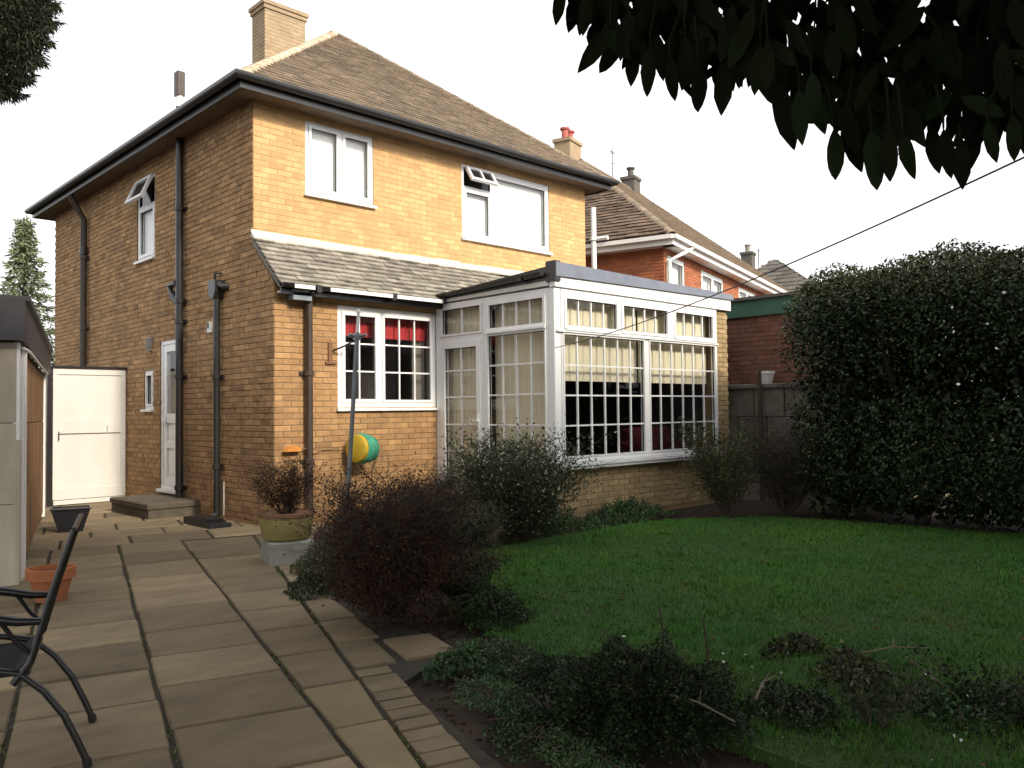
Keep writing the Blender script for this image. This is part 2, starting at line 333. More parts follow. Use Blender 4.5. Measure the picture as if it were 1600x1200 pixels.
mk('leaf_hedge_lit', (.085, .082, .034), (.055, .066, .025), 1.5, .5, 0, tone=.5, spec=.25)  # light on the hedge top put into a paler leaf colour
mk('leaf_laurel', (.008, .013, .004), (.011, .018, .005), 8, .6, .1, 60, tone=.5, spec=.08)
mk('leaf_yew', (.020, .028, .012), (.03, .038, .016), 3, .6, 0, tone=.5, spec=.2)
mk('leaf_far', (.17, .19, .10), (.12, .145, .075), 2, .7, 0, tone=.5)
mk('leaf_red', (.058, .028, .017), (.034, .018, .012), 3, .7, 0, tone=.6, spec=.1)
mk('leaf_shrub', (.038, .060, .018), (.024, .042, .013), 3, .5, 0, tone=.6, spec=.25)
mk('leaf_pale', (.34, .36, .25), (.22, .27, .15), 3, .5, 0, tone=.4)
mk('leaf_olive', (.10, .10, .03), (.06, .07, .022), 3, .5, 0, tone=.5)
mk('leaf_cover', (.055, .12, .035), (.035, .075, .025), 2.5, .5, 0, tone=.6, spec=.35)
mk('leaf_silver', (.085, .11, .055), (.05, .075, .035), 2.5, .6, 0, tone=.5)
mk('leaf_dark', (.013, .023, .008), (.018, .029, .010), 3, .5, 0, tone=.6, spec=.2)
mk('leaf_dead', (.11, .06, .03), (.07, .038, .02), 3, .9, 0, tone=.5)
mk('petal_speck', (.8, .8, .78), (.75, .75, .74), 3, .6, 0, tone=.1)
mk('bark', (.075, .055, .04), (.045, .034, .026), 12, .95, .7, 50, tone=.3)
mk('twig_pale', (.17, .14, .10), (.11, .09, .06), 12, .9, .3, 60, tone=.3)
mk('terracotta', (.40, .145, .058), (.30, .105, .045), 5, .85, .2, 60, tone=.1, stain=.35, stain_c=(.2, .13, .09))
mk('glazed_pot', (.36, .30, .115), (.25, .215, .085), 5, .5, .2, 30, tone=.1, stain=.5, stain_c=(.13, .14, .06))
mk('pot_rim', (.22, .11, .06), (.17, .085, .045), 8, .7, .2, 60, tone=.1)
mk('block_grey', (.30, .285, .25), (.22, .21, .18), 6, .9, .4, 50, tone=.15)
mk('chair_metal', (.012, .012, .013), (.018, .018, .018), 9, .3, .05, 60, tone=.1, spec=.5)
mk('chair_fabric', (.016, .016, .018), (.010, .010, .012), 60, .85, .2, 300, tone=.1)
mk('pole_metal', (.30, .33, .35), (.22, .245, .265), 6, .4, .05, 40, tone=.1, metal=.6)
mk('dark_metal', (.05, .045, .04), (.035, .03, .03), 8, .5, .1, 60, tone=.1, metal=.3)
mk('hose_green', (.05, .27, .17), (.035, .20, .125), 9, .5, .2, 60, tone=.4)
mk('reel_yellow', (.52, .36, .035), (.42, .28, .03), 5, .45, .05, 30, tone=.1)
mk('hose_brown', (.22, .13, .05), (.17, .10, .04), 5, .6, 0, tone=.1)
mk('orange_plastic', (.62, .27, .06), (.5, .2, .045), 5, .5, 0, tone=.1)
mk('board_orange', (.25, .135, .062), (.19, .10, .046), 5, .8, .2, 40, tone=.14, stretch=(1, 1, .4))
mk('board_cream', (.45, .40, .31), (.36, .315, .24), 4, .7, .15, 30, tone=.1, stain=.5, stain_c=(.24, .205, .15), stretch=(1, 1, .3))
mk('slate_fascia', (.055, .052, .058), (.04, .038, .042), 4, .5, .1, 30, tone=.1)
mk('dark_tub', (.02, .022, .026), (.014, .015, .018), 6, .4, .1, 40, tone=.1, spec=.4)
mk('step_stone', (.12, .10, .075), (.08, .066, .05), 6, .9, .5, 40, tone=.2, stain=.5, stain_c=(.04, .045, .03))
mk('pot_red', (.42, .12, .10), (.34, .09, .08), 6, .8, .2, 60, tone=.2)
mk('lead', (.20, .215, .235), (.15, .16, .18), 6, .5, .2, 30, tone=.1)
mk_glass('glass'); mk_glass('glass_dim', (.8, .82, .81))

# ================================================================== SETTING
X, Y, Z = Vector((1, 0, 0)), Vector((0, 1, 0)), Vector((0, 0, 1))
m = MB(); N_ = 24
gx = np.linspace(-1, 1, N_ + 1); gv = []
for i in gx:
    for j in gx: gv.append((math.copysign(abs(i) ** 3, i) * 600, math.copysign(abs(j) ** 3, j) * 600, -.05))
m.add(gv, [(i * (N_ + 1) + j, (i + 1) * (N_ + 1) + j, (i + 1) * (N_ + 1) + j + 1, i * (N_ + 1) + j + 1) for i in range(N_) for j in range(N_)], raw=True)
m.build('ground', 'soil', kind='structure')

# lawn: an outline with a low crown, and the grass that grows on it
LAWN = [(4.9, -4.2), (4.15, -3.35), (3.3, -3.02), (2.4, -2.95), (1.4, -3.0), (.45, -3.2), (-.3, -3.8), (-.95, -4.6), (-1.4, -5.4), (-1.62, -6.0), (-1.75, -6.6), (-1.85, -7.4), (-1.95, -8.5), (-2.1, -11), (5.2, -11), (5.2, -7)]
def inside(px, py, poly):
    c = np.zeros(len(px), bool); k = len(poly)
    for i in range(k):
        (x1, y1), (x2, y2) = poly[i], poly[(i + 1) % k]
        cond = ((y1 > py) != (y2 > py)) & (px < (x2 - x1) * (py - y1) / (y2 - y1 + 1e-12) + x1); c ^= cond
    return c
lawn_h = lambda x, y: .008 + .022 * np.sin(x * 1.3 + .4) * np.sin(y * 1.1) * .5 + .01
m = MB(); m.slab(LAWN, -.08, .006); m.build('lawn', 'turf', kind='structure')
n = 330000
# denser near the camera, where single blades show
gxp = RNG.uniform(-2.1, 5.2, n); gyp = RNG.uniform(-10, -2.9, n); dist = np.hypot(gxp - CAM.x, gyp - CAM.y)
edge = RNG.normal(size=(n, 2)) * .07
keep = inside(gxp + edge[:, 0], gyp + edge[:, 1], LAWN) & (RNG.random(n) < np.clip(6.5 / dist, .3, 1))
sx, sy, _ = proj_np(np.stack([gxp, gyp, gxp * 0], 1)); keep &= (sx > -50) & (sx < 1700) & (sy < 1290)
gxp, gyp = gxp[keep], gyp[keep]
tc = RNG.integers(0, len(gxp), 420); tx_ = np.repeat(gxp[tc], 45) + RNG.normal(size=420 * 45) * .035; ty_ = np.repeat(gyp[tc], 45) + RNG.normal(size=420 * 45) * .035; n0 = len(gxp)   # longer tufts
gxp = np.concatenate([gxp, tx_]); gyp = np.concatenate([gyp, ty_]); n = len(gxp); long_ = np.where(np.arange(n) >= n0, 1.7, 1.0)
pat = np.sin(gxp * 2.1 + gyp * 1.3) * .5 + np.sin(gxp * .9 - gyp * 3.1 + 1) * .5 + np.sin(gxp * 7 + gyp * 5) * .3
bl = RNG.uniform(.013, .031, n) * (1 + .25 * pat) * long_; ang = RNG.uniform(0, 2 * math.pi, n); lean = RNG.uniform(.2, .95, n) * bl; wd = RNG.uniform(.0018, .004, n)
B0 = np.stack([gxp, gyp, np.full(n, .004)], 1); sdv = np.stack([np.cos(ang + 1.57), np.sin(ang + 1.57), np.zeros(n)], 1) * wd[:, None]
V = np.empty((n, 3, 3)); V[:, 0] = B0 - sdv; V[:, 1] = B0 + sdv; V[:, 2] = B0 + np.stack([np.cos(ang) * lean, np.sin(ang) * lean, bl], 1)
g = tri_mesh('grass', V.reshape(-1, 3), np.arange(n * 3), np.clip(.5 + .16 * pat + RNG.normal(size=n) * .2, 0, 1), 'grass', kind='stuff')
tag(g, 'short mown green grass covering the lawn beside the conservatory', 'grass')

# patio: stone slabs in three columns running to the gate, cross slabs by the house
PD = Vector((.286, .958, 0)).normalized(); QD = Vector((PD.y, -PD.x, 0))
pq = lambda p, q: PD * p + QD * q
PATIO = MB(); PATIO.frame((0, 0, 0), QD, PD)
PATIO.slab([(-3.6, -10.5), (-.55, -10.5), (-.62, -6.2), (-.28, -5.9), (-.15, -5.35), (-.42, -3.4), (-.35, -2.4), (.2, 0), (2.2, 4.5), (2.2, 6.5), (-3.4, 6.5)], -.06, -.014)
patio = PATIO.build('patio', 'joint', kind='structure')
def slab(q0, q1, p0, p1, mat='stone_slab', gap=.012, skew=0, tone=None, z=0):
    """one riven slab with chamfered edge, its top slightly uneven and tilted"""
    m = MB(); m.frame((0, 0, 0), QD, PD); m.tone = random.random() if tone is None else tone
    j = lambda: random.uniform(-.006, .006); c = .012; h = z + random.uniform(-.003, .004)
    if isinstance(q0, tuple): poly = [(q0[1] + gap, p0 + gap), (q1[1] - gap, p0 + gap), (q1[0] - gap, p1 - gap), (q0[0] + gap, p1 - gap)]
    else: poly = [(q0 + gap, p0 + gap), (q1 - gap, p0 + gap), (q1 - gap, p1 - gap), (q0 + gap, p1 - gap)]
    poly = [(a + j(), b + j() + skew * (a - poly[0][0])) for a, b in poly]; cx = sum(p[0] for p in poly) / 4; cy = sum(p[1] for p in poly) / 4
    vs = [(a, b, -.05) for a, b in poly] + [(a, b, h - c) for a, b in poly] + [(a + (cx - a) * .03, b + (cy - b) * .03, h + random.uniform(-.002, .002)) for a, b in poly]
    m.add(vs, [(8, 9, 10, 11)] + [(k + i, k + (i + 1) % 4, k + 4 + (i + 1) % 4, k + 4 + i) for k in (0, 4) for i in range(4)])
    m.build('slab', mat, patio)
def column(q0, q1, ps, yel=()):
    for i, (a, b) in enumerate(zip(ps, ps[1:])):
        f = lambda q, p: q(p) if callable(q) else q
        slab((f(q0, a), f(q0, b)), (f(q1, a), f(q1, b)), b, a, 'stone_yellow' if i in yel else 'stone_slab', .009, random.uniform(-.006, .006))
l3 = lambda p: -.34 + (p + .5) * .082
pA = [-.36, -1.0, -1.72, -2.3, -2.9, -3.3, -4.05, -4.66, -5.28, -5.85, -6.5, -7.15, -7.8, -8.45, -9.1, -9.75, -10.4]
pB = [-.28, -1.04, -1.74, -2.49, -3.1, -3.78, -4.45, -5.07, -5.67, -6.3, -6.95, -7.6, -8.25, -8.9, -9.55, -10.2]
pC = [-.45, -1.15, -1.75, -2.31, -2.85, -3.53, -4.18, -4.8, -5.42, -6.04, -6.66, -7.3, -7.95, -8.6, -9.2, -9.9]
column(-2.37, -1.742, pA); column(-1.738, -1.102, pB); column(-1.098, l3, pC, (9, 10))
column(-3.0, -2.38, [-.2 - .64 * i for i in range(16)])
# slabs right of the skew joint and the one reaching into the bed
l3b = lambda p: l3(p) + .012
for a, b, q in ((-2.05, -2.7, .02), (-2.7, -3.35, -.38), (-3.35, -4.1, -.36), (-4.1, -4.75, -.40), (-4.75, -5.3, -.42)):
    slab((l3b(a), l3b(b)), (q, q), b, a)
slab((l3b(-5.3), l3b(-5.86)), (-.47, -.5), -5.86, -5.3); slab(-.46, -.13, -5.87, -5.38, 'stone_slab')
p = -5.88; 
while p > -9.6:                                                   # small edging setts
    slab((l3b(p), l3b(p - .13)), (l3b(p) + .20, l3b(p - .13) + .20), p - .13, p, gap=.004, tone=random.uniform(.0, .4), z=-.004); p -= .135
# cross slabs between the columns and the house
for (p0, p1, qs) in ((-.30, .42, (-3.0, -2.3, -1.6, -.75, .1, .75)), (.42, 1.0, (-3.0, -2.0, -1.2, -.3, .5)), (1.0, 1.7, (-3.0, -2.5, -1.7, -.95, -.1, .6)), (1.7, 2.4, (-3, -2.2, -1.35, -.5, .3, .7)), (2.4, 3.1, (-3, -2.6, -1.8, -.95, -.1, .6)), (3.1, 3.8, (-3, -2.2, -1.3, -.5, .4, 1.0)), (3.8, 4.6, (-3, -2.4, -1.6, -.8, .0, .9)), (4.6, 5.4, (-3, -2.2, -1.3, -.5, .4, 1.2))):
    for a, b in zip(qs, qs[1:]): slab(a, b, p0 + .005, p1 - .005)
for a, b in ((-.45, -1.15), (-1.15, -2.05)): slab((l3b(a), l3b(b)), (.42 if a > -1 else .16, .16 if a > -1 else .02), b, a)

# ================================================================== THE BRICK HOUSE
A_, L_, W_, H_, OV = .544, 9.034, 6.481, 5.50, .34
house = thing('brick_house', 'two storey buff brick house with hipped tiled roof and black gutters', 'house', (W_ / 2, L_ / 2, 0))
HB = []                                                           # all the bricks of the house
sideF = ((0, 0, 0), Y, -X); rearF = ((0, A_, 0), X, -Y); extF = ((0, 0, 0), X, -Y)
h_side = [(3.80, 4.55, 3.88, 5.20), (2.76, 3.58, .28, 2.54), (3.86, 4.23, 1.49, 2.10)]
h_rear = [(.749, 1.843, 4.356, 5.367), (3.519, 5.523, 4.14, 5.322)]
h_ext = [(.893, 2.535, 1.458, 2.808)]
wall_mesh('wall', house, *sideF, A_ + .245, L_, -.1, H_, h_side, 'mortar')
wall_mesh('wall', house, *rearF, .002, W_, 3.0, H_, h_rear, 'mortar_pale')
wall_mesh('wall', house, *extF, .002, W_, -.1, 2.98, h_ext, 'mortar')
m = MB(*sideF); m.prism([(.004, -.1), (A_ + .003, -.1), (A_ + .003, 3.62), (.004, 3.02)], 0, -.24); m.build('wall', 'mortar', house)
m = MB(*sideF); m.box(A_ + .004, A_ + .244, -.24, 0, -.1, H_); m.build('wall', 'mortar', house)
m = MB(); m.box(W_ - .24, W_ - .002, A_ + .245, L_ - .002, -.1, H_ - .01); m.box(.245, W_ - .245, L_ - .24, L_ - .004, -.1, H_ - .01); m.build('wall', 'brick_buff', house)
m = MB(); m.box(.25, W_ - .25, .25, L_ - .25, 3.02, 3.12); m.box(.25, W_ - .25, .25, L_ - .25, .12, .2); m.box(.25, W_ - .25, 3.4, 3.5, .2, 3.0); m.build('floor', 'interior', house)
gab = lambda z: 0 if z < 3.0 else max(0, (z - 3.02) / 1.1)
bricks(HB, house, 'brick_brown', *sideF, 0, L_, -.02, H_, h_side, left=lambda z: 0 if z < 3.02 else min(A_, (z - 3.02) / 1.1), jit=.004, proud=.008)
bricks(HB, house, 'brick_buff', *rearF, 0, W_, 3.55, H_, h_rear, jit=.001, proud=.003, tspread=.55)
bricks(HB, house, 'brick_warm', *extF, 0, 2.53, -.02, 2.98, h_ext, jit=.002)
emit(HB, 'brick', 'brickwork')

# ---- windows
def glazing(m_bar, win, mp, u0, u1, z0, z1, cols, rows, n, bar=.02, glass='glass', zlist=None):
    """panes of one light, each a mesh of its own, and the bars between them"""
    zs = zlist or [z0 + (z1 - z0) * i / rows for i in range(rows + 1)]; us = [u0 + (u1 - u0) * i / cols for i in range(cols + 1)]
    for i in range(1, cols): m_bar.box(us[i] - bar / 2, us[i] + bar / 2, n - .012, n + .014, z0, z1)
    for i in range(1, len(zs) - 1): m_bar.box(u0, u1, n - .0115, n + .0135, zs[i] - bar / 2, zs[i] + bar / 2)
    for i in range(cols):
        for k in range(len(zs) - 1):
            p = MB(mp.O, mp.U, mp.N); e = bar / 2 - .002
            p.box(us[i] + (e if i else -.004), us[i + 1] - (e if i < cols - 1 else -.004), n - .003, n + .003, zs[k] + (e if k else -.004), zs[k + 1] - (e if k < len(zs) - 2 else -.004)); p.build('pane', glass, win)
def window(parent, fr, rect, lights, sill=True, fn=-.03, label=None, glass='glass', name='window'):
    """frame with holes for its lights; light = (u0,u1,z0,z1,cols,rows,sash width)"""
    u0, u1, z0, z1 = rect; m = MB(*fr)
    for a, b, c, d in grid_rects(u0 + .002, u1 - .002, z0 + .002, z1 - .002, [l[:4] for l in lights]): m.box(a, b, fn - .05, fn + .02, c, d)
    if len(lights) and sill: m.box(u0 - .03, u1 + .03, fn - .01, .055, z0 - .035, z0 + .0015)
    win = m.build(name, 'upvc', parent, label=label); bars = MB(*fr); gk = MB(*fr)
    for l in lights:
        a, b, c, d, cols, rows, s = l[:7]
        if s:
            for r in grid_rects(a + .002, b - .002, c + .002, d - .002, [(a + s, b - s, c + s, d - s)]): bars.box(r[0], r[1], fn - .03, fn + .034, r[2], r[3])
        for r in grid_rects(a + s, b - s, c + s, d - s, [(a + s + .008, b - s - .008, c + s + .008, d - s - .008)]): gk.box(r[0], r[1], fn - .012, fn + .004, r[2], r[3])
        glazing(bars, win, MB(*fr), a + s, b - s, c + s, d - s, cols, rows, fn - .008, glass=glass)
    if bars.f: bars.build('sash', 'upvc', win)
    gk.build('gasket', 'gasket', win)  # black gasket, also standing in for the recess shadow line
    return win
def panel(parent, name, fr, u0, u1, z0, z1, n, mat, pleat=0, amp=.008):
    """a blind, curtain or dark backing sheet behind the glass, pleated or flat"""
    m = MB(*fr); k = max(1, int((u1 - u0) / pleat)) if pleat else 1; step = 2 if pleat else 1; pts = [(u0 + (u1 - u0) * i / (k * step), n + (amp if i % 2 else -amp) * (1 if pleat else 0)) for i in range(k * step + 1)]
    for (a, p), (b, q) in zip(pts, pts[1:]):
        m.tone = random.random() * .6 + .2; m.add([(a, p, z0), (b, q, z0), (b, q, z1), (a, p, z1), (a, p - .003, z0), (b, q - .003, z0), (b, q - .003, z1), (a, p - .003, z1)], [(3, 2, 1, 0), (4, 5, 6, 7), (0, 1, 5, 4), (3, 7, 6, 2)])
    return m.build(name, mat, parent)
# bedroom window, two lights
wa = window(house, rearF, h_rear[0], [(.80, 1.285, 4.41, 5.315, 1, 1, .045), (1.335, 1.795, 4.41, 5.315, 1, 1, .045)], label='wide bedroom window with two casements and white blind')
panel(wa, 'blind', rearF, .78, 1.82, 4.38, 5.34, -.095, 'blind_white')
# right-hand window with its top vent open
wb = window(house, rearF, h_rear[1], [(3.57, 4.14, 4.19, 4.93, 1, 1, .045), (4.19, 5.475, 4.19, 5.275, 1, 1, .05), (3.57, 4.14, 4.98, 5.275, 1, 1, 0)], label='wider bedroom window with its small top vent propped open')
panel(wb, 'blind', rearF, 3.54, 4.16, 4.17, 4.96, -.095, 'blind_white'); panel(wb, 'blind', rearF, 4.16, 5.5, 4.17, 5.3, -.095, 'blind_white')
panel(wb, 'shade', rearF, 3.55, 4.16, 4.97, 5.29, -.22, 'interior')  # dark sheet stands in for the unlit room behind the vent
def open_vent(parent, fr, u0, u1, z0, z1, ang, cols, s=.05, glass='glass_dim'):
    """top-hung sash swung out by ang"""
    O = Vector(fr[0]); U = Vector(fr[1]); N = Vector(fr[2]); hinge = O + N * .01 + Z * z1; dn = (-Z * math.cos(ang) + N * math.sin(ang)); on = (N * math.cos(ang) + Z * math.sin(ang)); h = z1 - z0
    def bx(mm, a, b, c, d, t0, t1):
        vs = [hinge + U * u + dn * k + on * t for t in (t0, t1) for u, k in ((a, c), (b, c), (b, d), (a, d))]; mm.add([tuple(v) for v in vs], [(0, 3, 2, 1), (4, 5, 6, 7), (0, 1, 5, 4), (1, 2, 6, 5), (2, 3, 7, 6), (3, 0, 4, 7)], raw=True)
    m = MB()
    for r in grid_rects(u0, u1, 0, h, [(u0 + s, u1 - s, s, h - s)]): bx(m, r[0], r[1], r[2], r[3], 0, .045)
    us = [u0 + s + (u1 - u0 - 2 * s) * i / cols for i in range(cols + 1)]
    for i in range(1, cols): bx(m, us[i] - .016, us[i] + .016, s, h - s, .008, .046)
    v = m.build('open_vent', 'upvc', parent)
    for a, b in zip(us, us[1:]): g = MB(); bx(g, a + .002, b - .002, s, h - s, .02, .026); g.build('pane', glass, parent)
    g = MB(); bx(g, u0 + s, u1 - s, s, h - s, .004, .012); g.build('shade', 'interior', parent)  # dark sheet behind the vent glass, its black painted in as shade
open_vent(wb, rearF, 3.575, 4.135, 4.985, 5.27, math.radians(32), 2)
# tall window in the side wall, its vent open too
wc = window(house, sideF, h_side[0], [(3.85, 4.50, 3.93, 4.72, 1, 1, .05), (3.85, 4.50, 4.77, 5.15, 1, 1, 0)], label='tall narrow window in the side wall with open top vent')
panel(wc, 'blind', sideF, 3.82, 4.53, 3.9, 4.74, -.095, 'blind_white'); panel(wc, 'shade', sideF, 3.83, 4.52, 4.75, 5.18, -.22, 'interior')  # second panel is a dark sheet in place of the unlit room
open_vent(wc, sideF, 3.83, 4.52, 4.75, 5.17, math.radians(24), 1, .06, 'glass')
wd_ = window(house, sideF, h_side[2], [(3.90, 4.19, 1.54, 2.06, 1, 1, .035)], label='tiny low window beside the side door'); panel(wd_, 'shade', sideF, 3.87, 4.22, 1.5, 2.09, -.2, 'curtain')
# kitchen window: left casement two panes wide, right light three wide
wk = window(house, extF, h_ext[0], [(.96, 1.535, 1.53, 2.735, 2, 3, .05), (1.60, 2.47, 1.53, 2.735, 3, 3, .04)], label='white kitchen window of fifteen panes with red blind')
panel(wk, 'blind', extF, .93, 2.50, 2.42, 2.78, -.16, 'blind_red', .09, .012); panel(wk, 'curtain', extF, 2.28, 2.50, 1.48, 2.45, -.22, 'curtain', .05, .02); panel(wk, 'shade', extF, .9, 2.53, 1.46, 2.8, -.9, 'interior')  # last panel is a dark sheet imitating the kitchen's unlit depth
# side door
m = MB(*sideF)
for r in grid_rects(2.762, 3.578, .282, 2.538, [(2.83, 3.51, .34, 2.47)]): m.box(r[0], r[1], -.09, -.01, r[2], r[3])
m.box(2.74, 3.60, -.02, .06, .24, .281)
dr = m.build('door', 'upvc', house, label='white part glazed side door above the stone step')
m = MB(*sideF)
for r in grid_rects(2.834, 3.506, .344, 2.466, [(2.95, 3.39, 1.42, 2.36), (2.95, 3.39, 1.0, 1.28), (2.95, 3.39, .46, .90)]): m.box(r[0], r[1], -.075, -.02, r[2], r[3])
m.build('door_leaf', 'upvc', dr)
for z0, z1 in ((1.0, 1.28), (.46, .90)):
    m = MB(*sideF); m.box(2.95, 3.39, -.07, -.045, z0, z1); m.bbox(3.0, 3.34, -.046, -.034, z0 + .05, z1 - .05, .004); m.build('door_panel', 'upvc', dr)
m = MB(*sideF); m.box(2.95, 3.39, -.05, -.042, 1.42, 2.36); m.build('pane', 'glass', dr)
panel(dr, 'shade', sideF, 2.84, 3.5, .35, 2.1, -.2, 'interior'); panel(dr, 'blind', sideF, 2.9, 3.45, 2.05, 2.4, -.16, 'blind_white')  # dark sheet behind the door glass replaces the unlit inside
m = MB(*sideF); m.box(3.42, 3.46, -.02, -.008, 1.22, 1.42); m.box(3.33, 3.46, .015, .035, 1.31, 1.335); m.box(3.425, 3.45, -.01, .02, 1.31, 1.335); m.build('handle', 'upvc', dr)
# stone step at the side door
st = thing('door_step', 'two dark stone blocks forming the step below the side door', 'step', (-.36, 2.9, 0))
m = MB(); m.bbox(-.72, -.012, 2.12, 3.55, -.02, .13, .012); m.build('block', 'step_stone', st)
m = MB(); m.bbox(-.74, -.012, 2.10, 3.57, .131, .205, .014); m.build('tread', 'step_stone', st)

# ---- roof
zE, zR = 5.585, 8.43; ex0, ex1, ey0, ey1 = -OV, W_ + OV, A_ - OV, L_ + OV; hw = (ex1 - ex0) / 2; cxr = (ex0 + ex1) / 2; ry0, ry1 = ey0 + hw, ey1 - hw
m = MB(); R4 = [(ex0, ey0, zE), (ex1, ey0, zE), (ex1, ey1, zE), (ex0, ey1, zE), (cxr, ry0, zR), (cxr, ry1, zR)]
m.add(R4 + [(x, y, zE - .05) for x, y, _ in R4[:4]], [(0, 1, 4), (1, 2, 5, 4), (2, 3, 5), (3, 0, 4, 5), (0, 6, 7, 1), (1, 7, 8, 2), (2, 8, 9, 3), (3, 9, 6, 0), (9, 8, 7, 6)], raw=True)
roof = m.build('roof', 'tile_brown', house)
T = []
tiles(T, roof, 'tile_brown', R4[0], R4[1], R4[4], R4[4], .125, .2, .018, jit=.005)
emit(T, 'tile', 'tiling')
T = []
tiles(T, roof, 'tile_brown', R4[3], R4[0], R4[5], R4[4], .1, .5); tiles(T, roof, 'tile_brown', R4[1], R4[2], R4[4], R4[5], .1, .5)
emit(T, 'tile', 'tiling', 0)
def ridge_run(a, b, parent, mat, r=.12, step=.32, name='ridge_tile', sides=None):
    a, b = Vector(a), Vector(b); d = (b - a); k = int(d.length / step); d.normalize(); s = d.cross(Z).normalized(); up = s.cross(d)
    for i in range(k):
        c0 = a + d * (i * step); c1 = c0 + d * (step + .02); m = MB(); m.tone = random.random(); vs = []
        for c, rr in ((c0, r), (c1, r * .9)):
            for rad in (rr, rr - .02):
                for j in range(7): t = math.pi * j / 6; vs.append(tuple(c + s * math.cos(t) * rad + up * (math.sin(t) * rad * .75 - .045)))
        f = [(j, j + 1, 15 + j, 14 + j) for j in range(6)] + [(7 + j, 21 + j, 22 + j, 8 + j) for j in range(6)] + [(j, 7 + j, 8 + j, j + 1) for j in range(6)] + [(14 + j, 15 + j, 22 + j, 21 + j) for j in range(6)]
        m.add(vs, f, raw=True); m.build(name, mat, parent)
ridge_run(R4[0], R4[4], roof, 'ridge_mortar'); ridge_run(R4[1], R4[4], roof, 'tile_brown'); ridge_run(R4[4], R4[5], roof, 'tile_brown'); ridge_run(R4[3], R4[5], roof, 'tile_brown')
def loop_sweep(name, prof, rect, mat, parent, z):
    """profile (out,up) swept round the rectangle with mitred corners"""
    x0, x1, y0, y1 = rect; m = MB(); k = len(prof); vs = []
    for sx_, sy_, cx_, cy_ in ((-1, -1, x0, y0), (1, -1, x1, y0), (1, 1, x1, y1), (-1, 1, x0, y1)): vs += [(cx_ + sx_ * o, cy_ + sy_ * o, z + h) for o, h in prof]
    fs = [(a * k + i, ((a + 1) % 4) * k + i, ((a + 1) % 4) * k + (i + 1) % k, a * k + (i + 1) % k) for a in range(4) for i in range(k)]
    m.add(vs, fs, raw=True); return m.build(name, mat, parent)
loop_sweep('fascia', [(-.03, -.16), (0, -.16), (0, .005), (-.03, .005)], (ex0, ex1, ey0, ey1), 'black_plastic', house, zE - .01)
gp = [(.006 + .055 + .055 * math.cos(t), -.02 + .062 * math.sin(t)) for t in [math.pi + math.pi * i / 8 for i in range(9)]]
gp = gp + [(x - (.006 if x > .06 else -.006), h) for x, h in ((gp[-1][0], .006), (gp[-1][0] - .012, .006))] + [(.006 + .055 + .046 * math.cos(t), -.018 + .052 * math.sin(t)) for t in [2 * math.pi - math.pi * i / 8 for i in range(9)]]
gut = loop_sweep('gutter', gp, (ex0, ex1, ey0, ey1), 'black_plastic', house, zE - .005)
m = MB(); x0, x1, y0, y1 = ex0 + .002, ex1 - .002, ey0 + .002, ey1 - .002
for r in grid_rects(x0, x1, y0, y1, [(-.012, W_ + .012, A_ - .012, L_ + .012)]): m.box(r[0], r[1], r[2], r[3], H_ - .062, H_ - .04)
m.build('soffit', 'soffit', house)
# chimney on the ridge
CH = (2.60, 3.47, 5.22, 5.74); m = MB(); m.box(CH[0], CH[1], CH[2], CH[3], 7.3, 9.22); chim = m.build('chimney', 'render_beige', roof)
C_ = []
bricks(C_, roof, 'render_beige', (CH[0], CH[2], 0), X, -Y, 0, CH[1] - CH[0], 7.9, 9.22, proud=.004, jit=.0005, tspread=.4); bricks(C_, roof, 'render_beige', (CH[0], CH[2], 0), Y, -X, 0, CH[3] - CH[2], 7.9, 9.22, proud=.004, jit=.0005, tspread=.4); bricks(C_, roof, 'render_beige', (CH[1], CH[2], 0), Y, X, 0, CH[3] - CH[2], 7.9, 9.22, proud=.004, jit=.0005)
emit(C_, 'chimney_brick', 'chimney_brickwork', 300)
m = MB(); m.box(CH[0] - .03, CH[1] + .03, CH[2] - .03, CH[3] + .03, 9.221, 9.30); m.box(CH[0] - .055, CH[1] + .055, CH[2] - .055, CH[3] + .055, 9.301, 9.375); m.build('chimney_cap', 'render_beige', roof)
m = MB(); m.add([(CH[0] - .04, CH[2] - .04, 9.376), (CH[1] + .04, CH[2] - .04, 9.376), (CH[1] + .04, CH[3] + .04, 9.376), (CH[0] - .04, CH[3] + .04, 9.376), (CH[0] + .12, CH[2] + .12, 9.47), (CH[1] - .12, CH[2] + .12, 9.47), (CH[1] - .12, CH[3] - .12, 9.47), (CH[0] + .12, CH[3] - .12, 9.47)], [(0, 1, 5, 4), (1, 2, 6, 5), (2, 3, 7, 6), (3, 0, 4, 7), (4, 5, 6, 7)], raw=True); m.build('flaunching', 'lead', roof)
# ---- lean-to roof over the rear projection
lz0, lz1 = 2.99, 3.68; m = MB(); m.frame((0, 0, 0), Y, X); m.prism([(-.16, lz0 - .06), (-.16, lz0 - .02), (A_ - .002, lz1 - .02), (A_ - .002, lz1 - .10)], -.02, W_); lean = m.build('lean_to_roof', 'tile_grey', house)
T = []; tiles(T, lean, 'tile_grey', (-.03, -.19, lz0 - .03), (4.2, -.19, lz0 - .03), (-.03, A_, lz1 - .02), (4.2, A_, lz1 - .02), .1, .18, .018, .012); emit(T, 'tile', 'tiling')
m = MB()
for i in range(13):
    x0 = -.04 + i * .5; m.tone = random.random(); m.frame((0, 0, 0), Y, X); m.prism([(A_ - .012, lz1 - .02 + random.uniform(0, .01)), (A_ - .10, lz1 - .07 + random.uniform(0, .012)), (A_ - .105, lz1 - .04), (A_ - .03, lz1 + .035), (A_ - .012, lz1 + .06 + random.uniform(-.01, .015))], x0, x0 + .496)
m.build('flashing', 'flashing', lean)
m = MB(); m.box(.0, 2.53, -.17, -.14, 2.86, 2.985); m.build('fascia', 'black_plastic', lean)
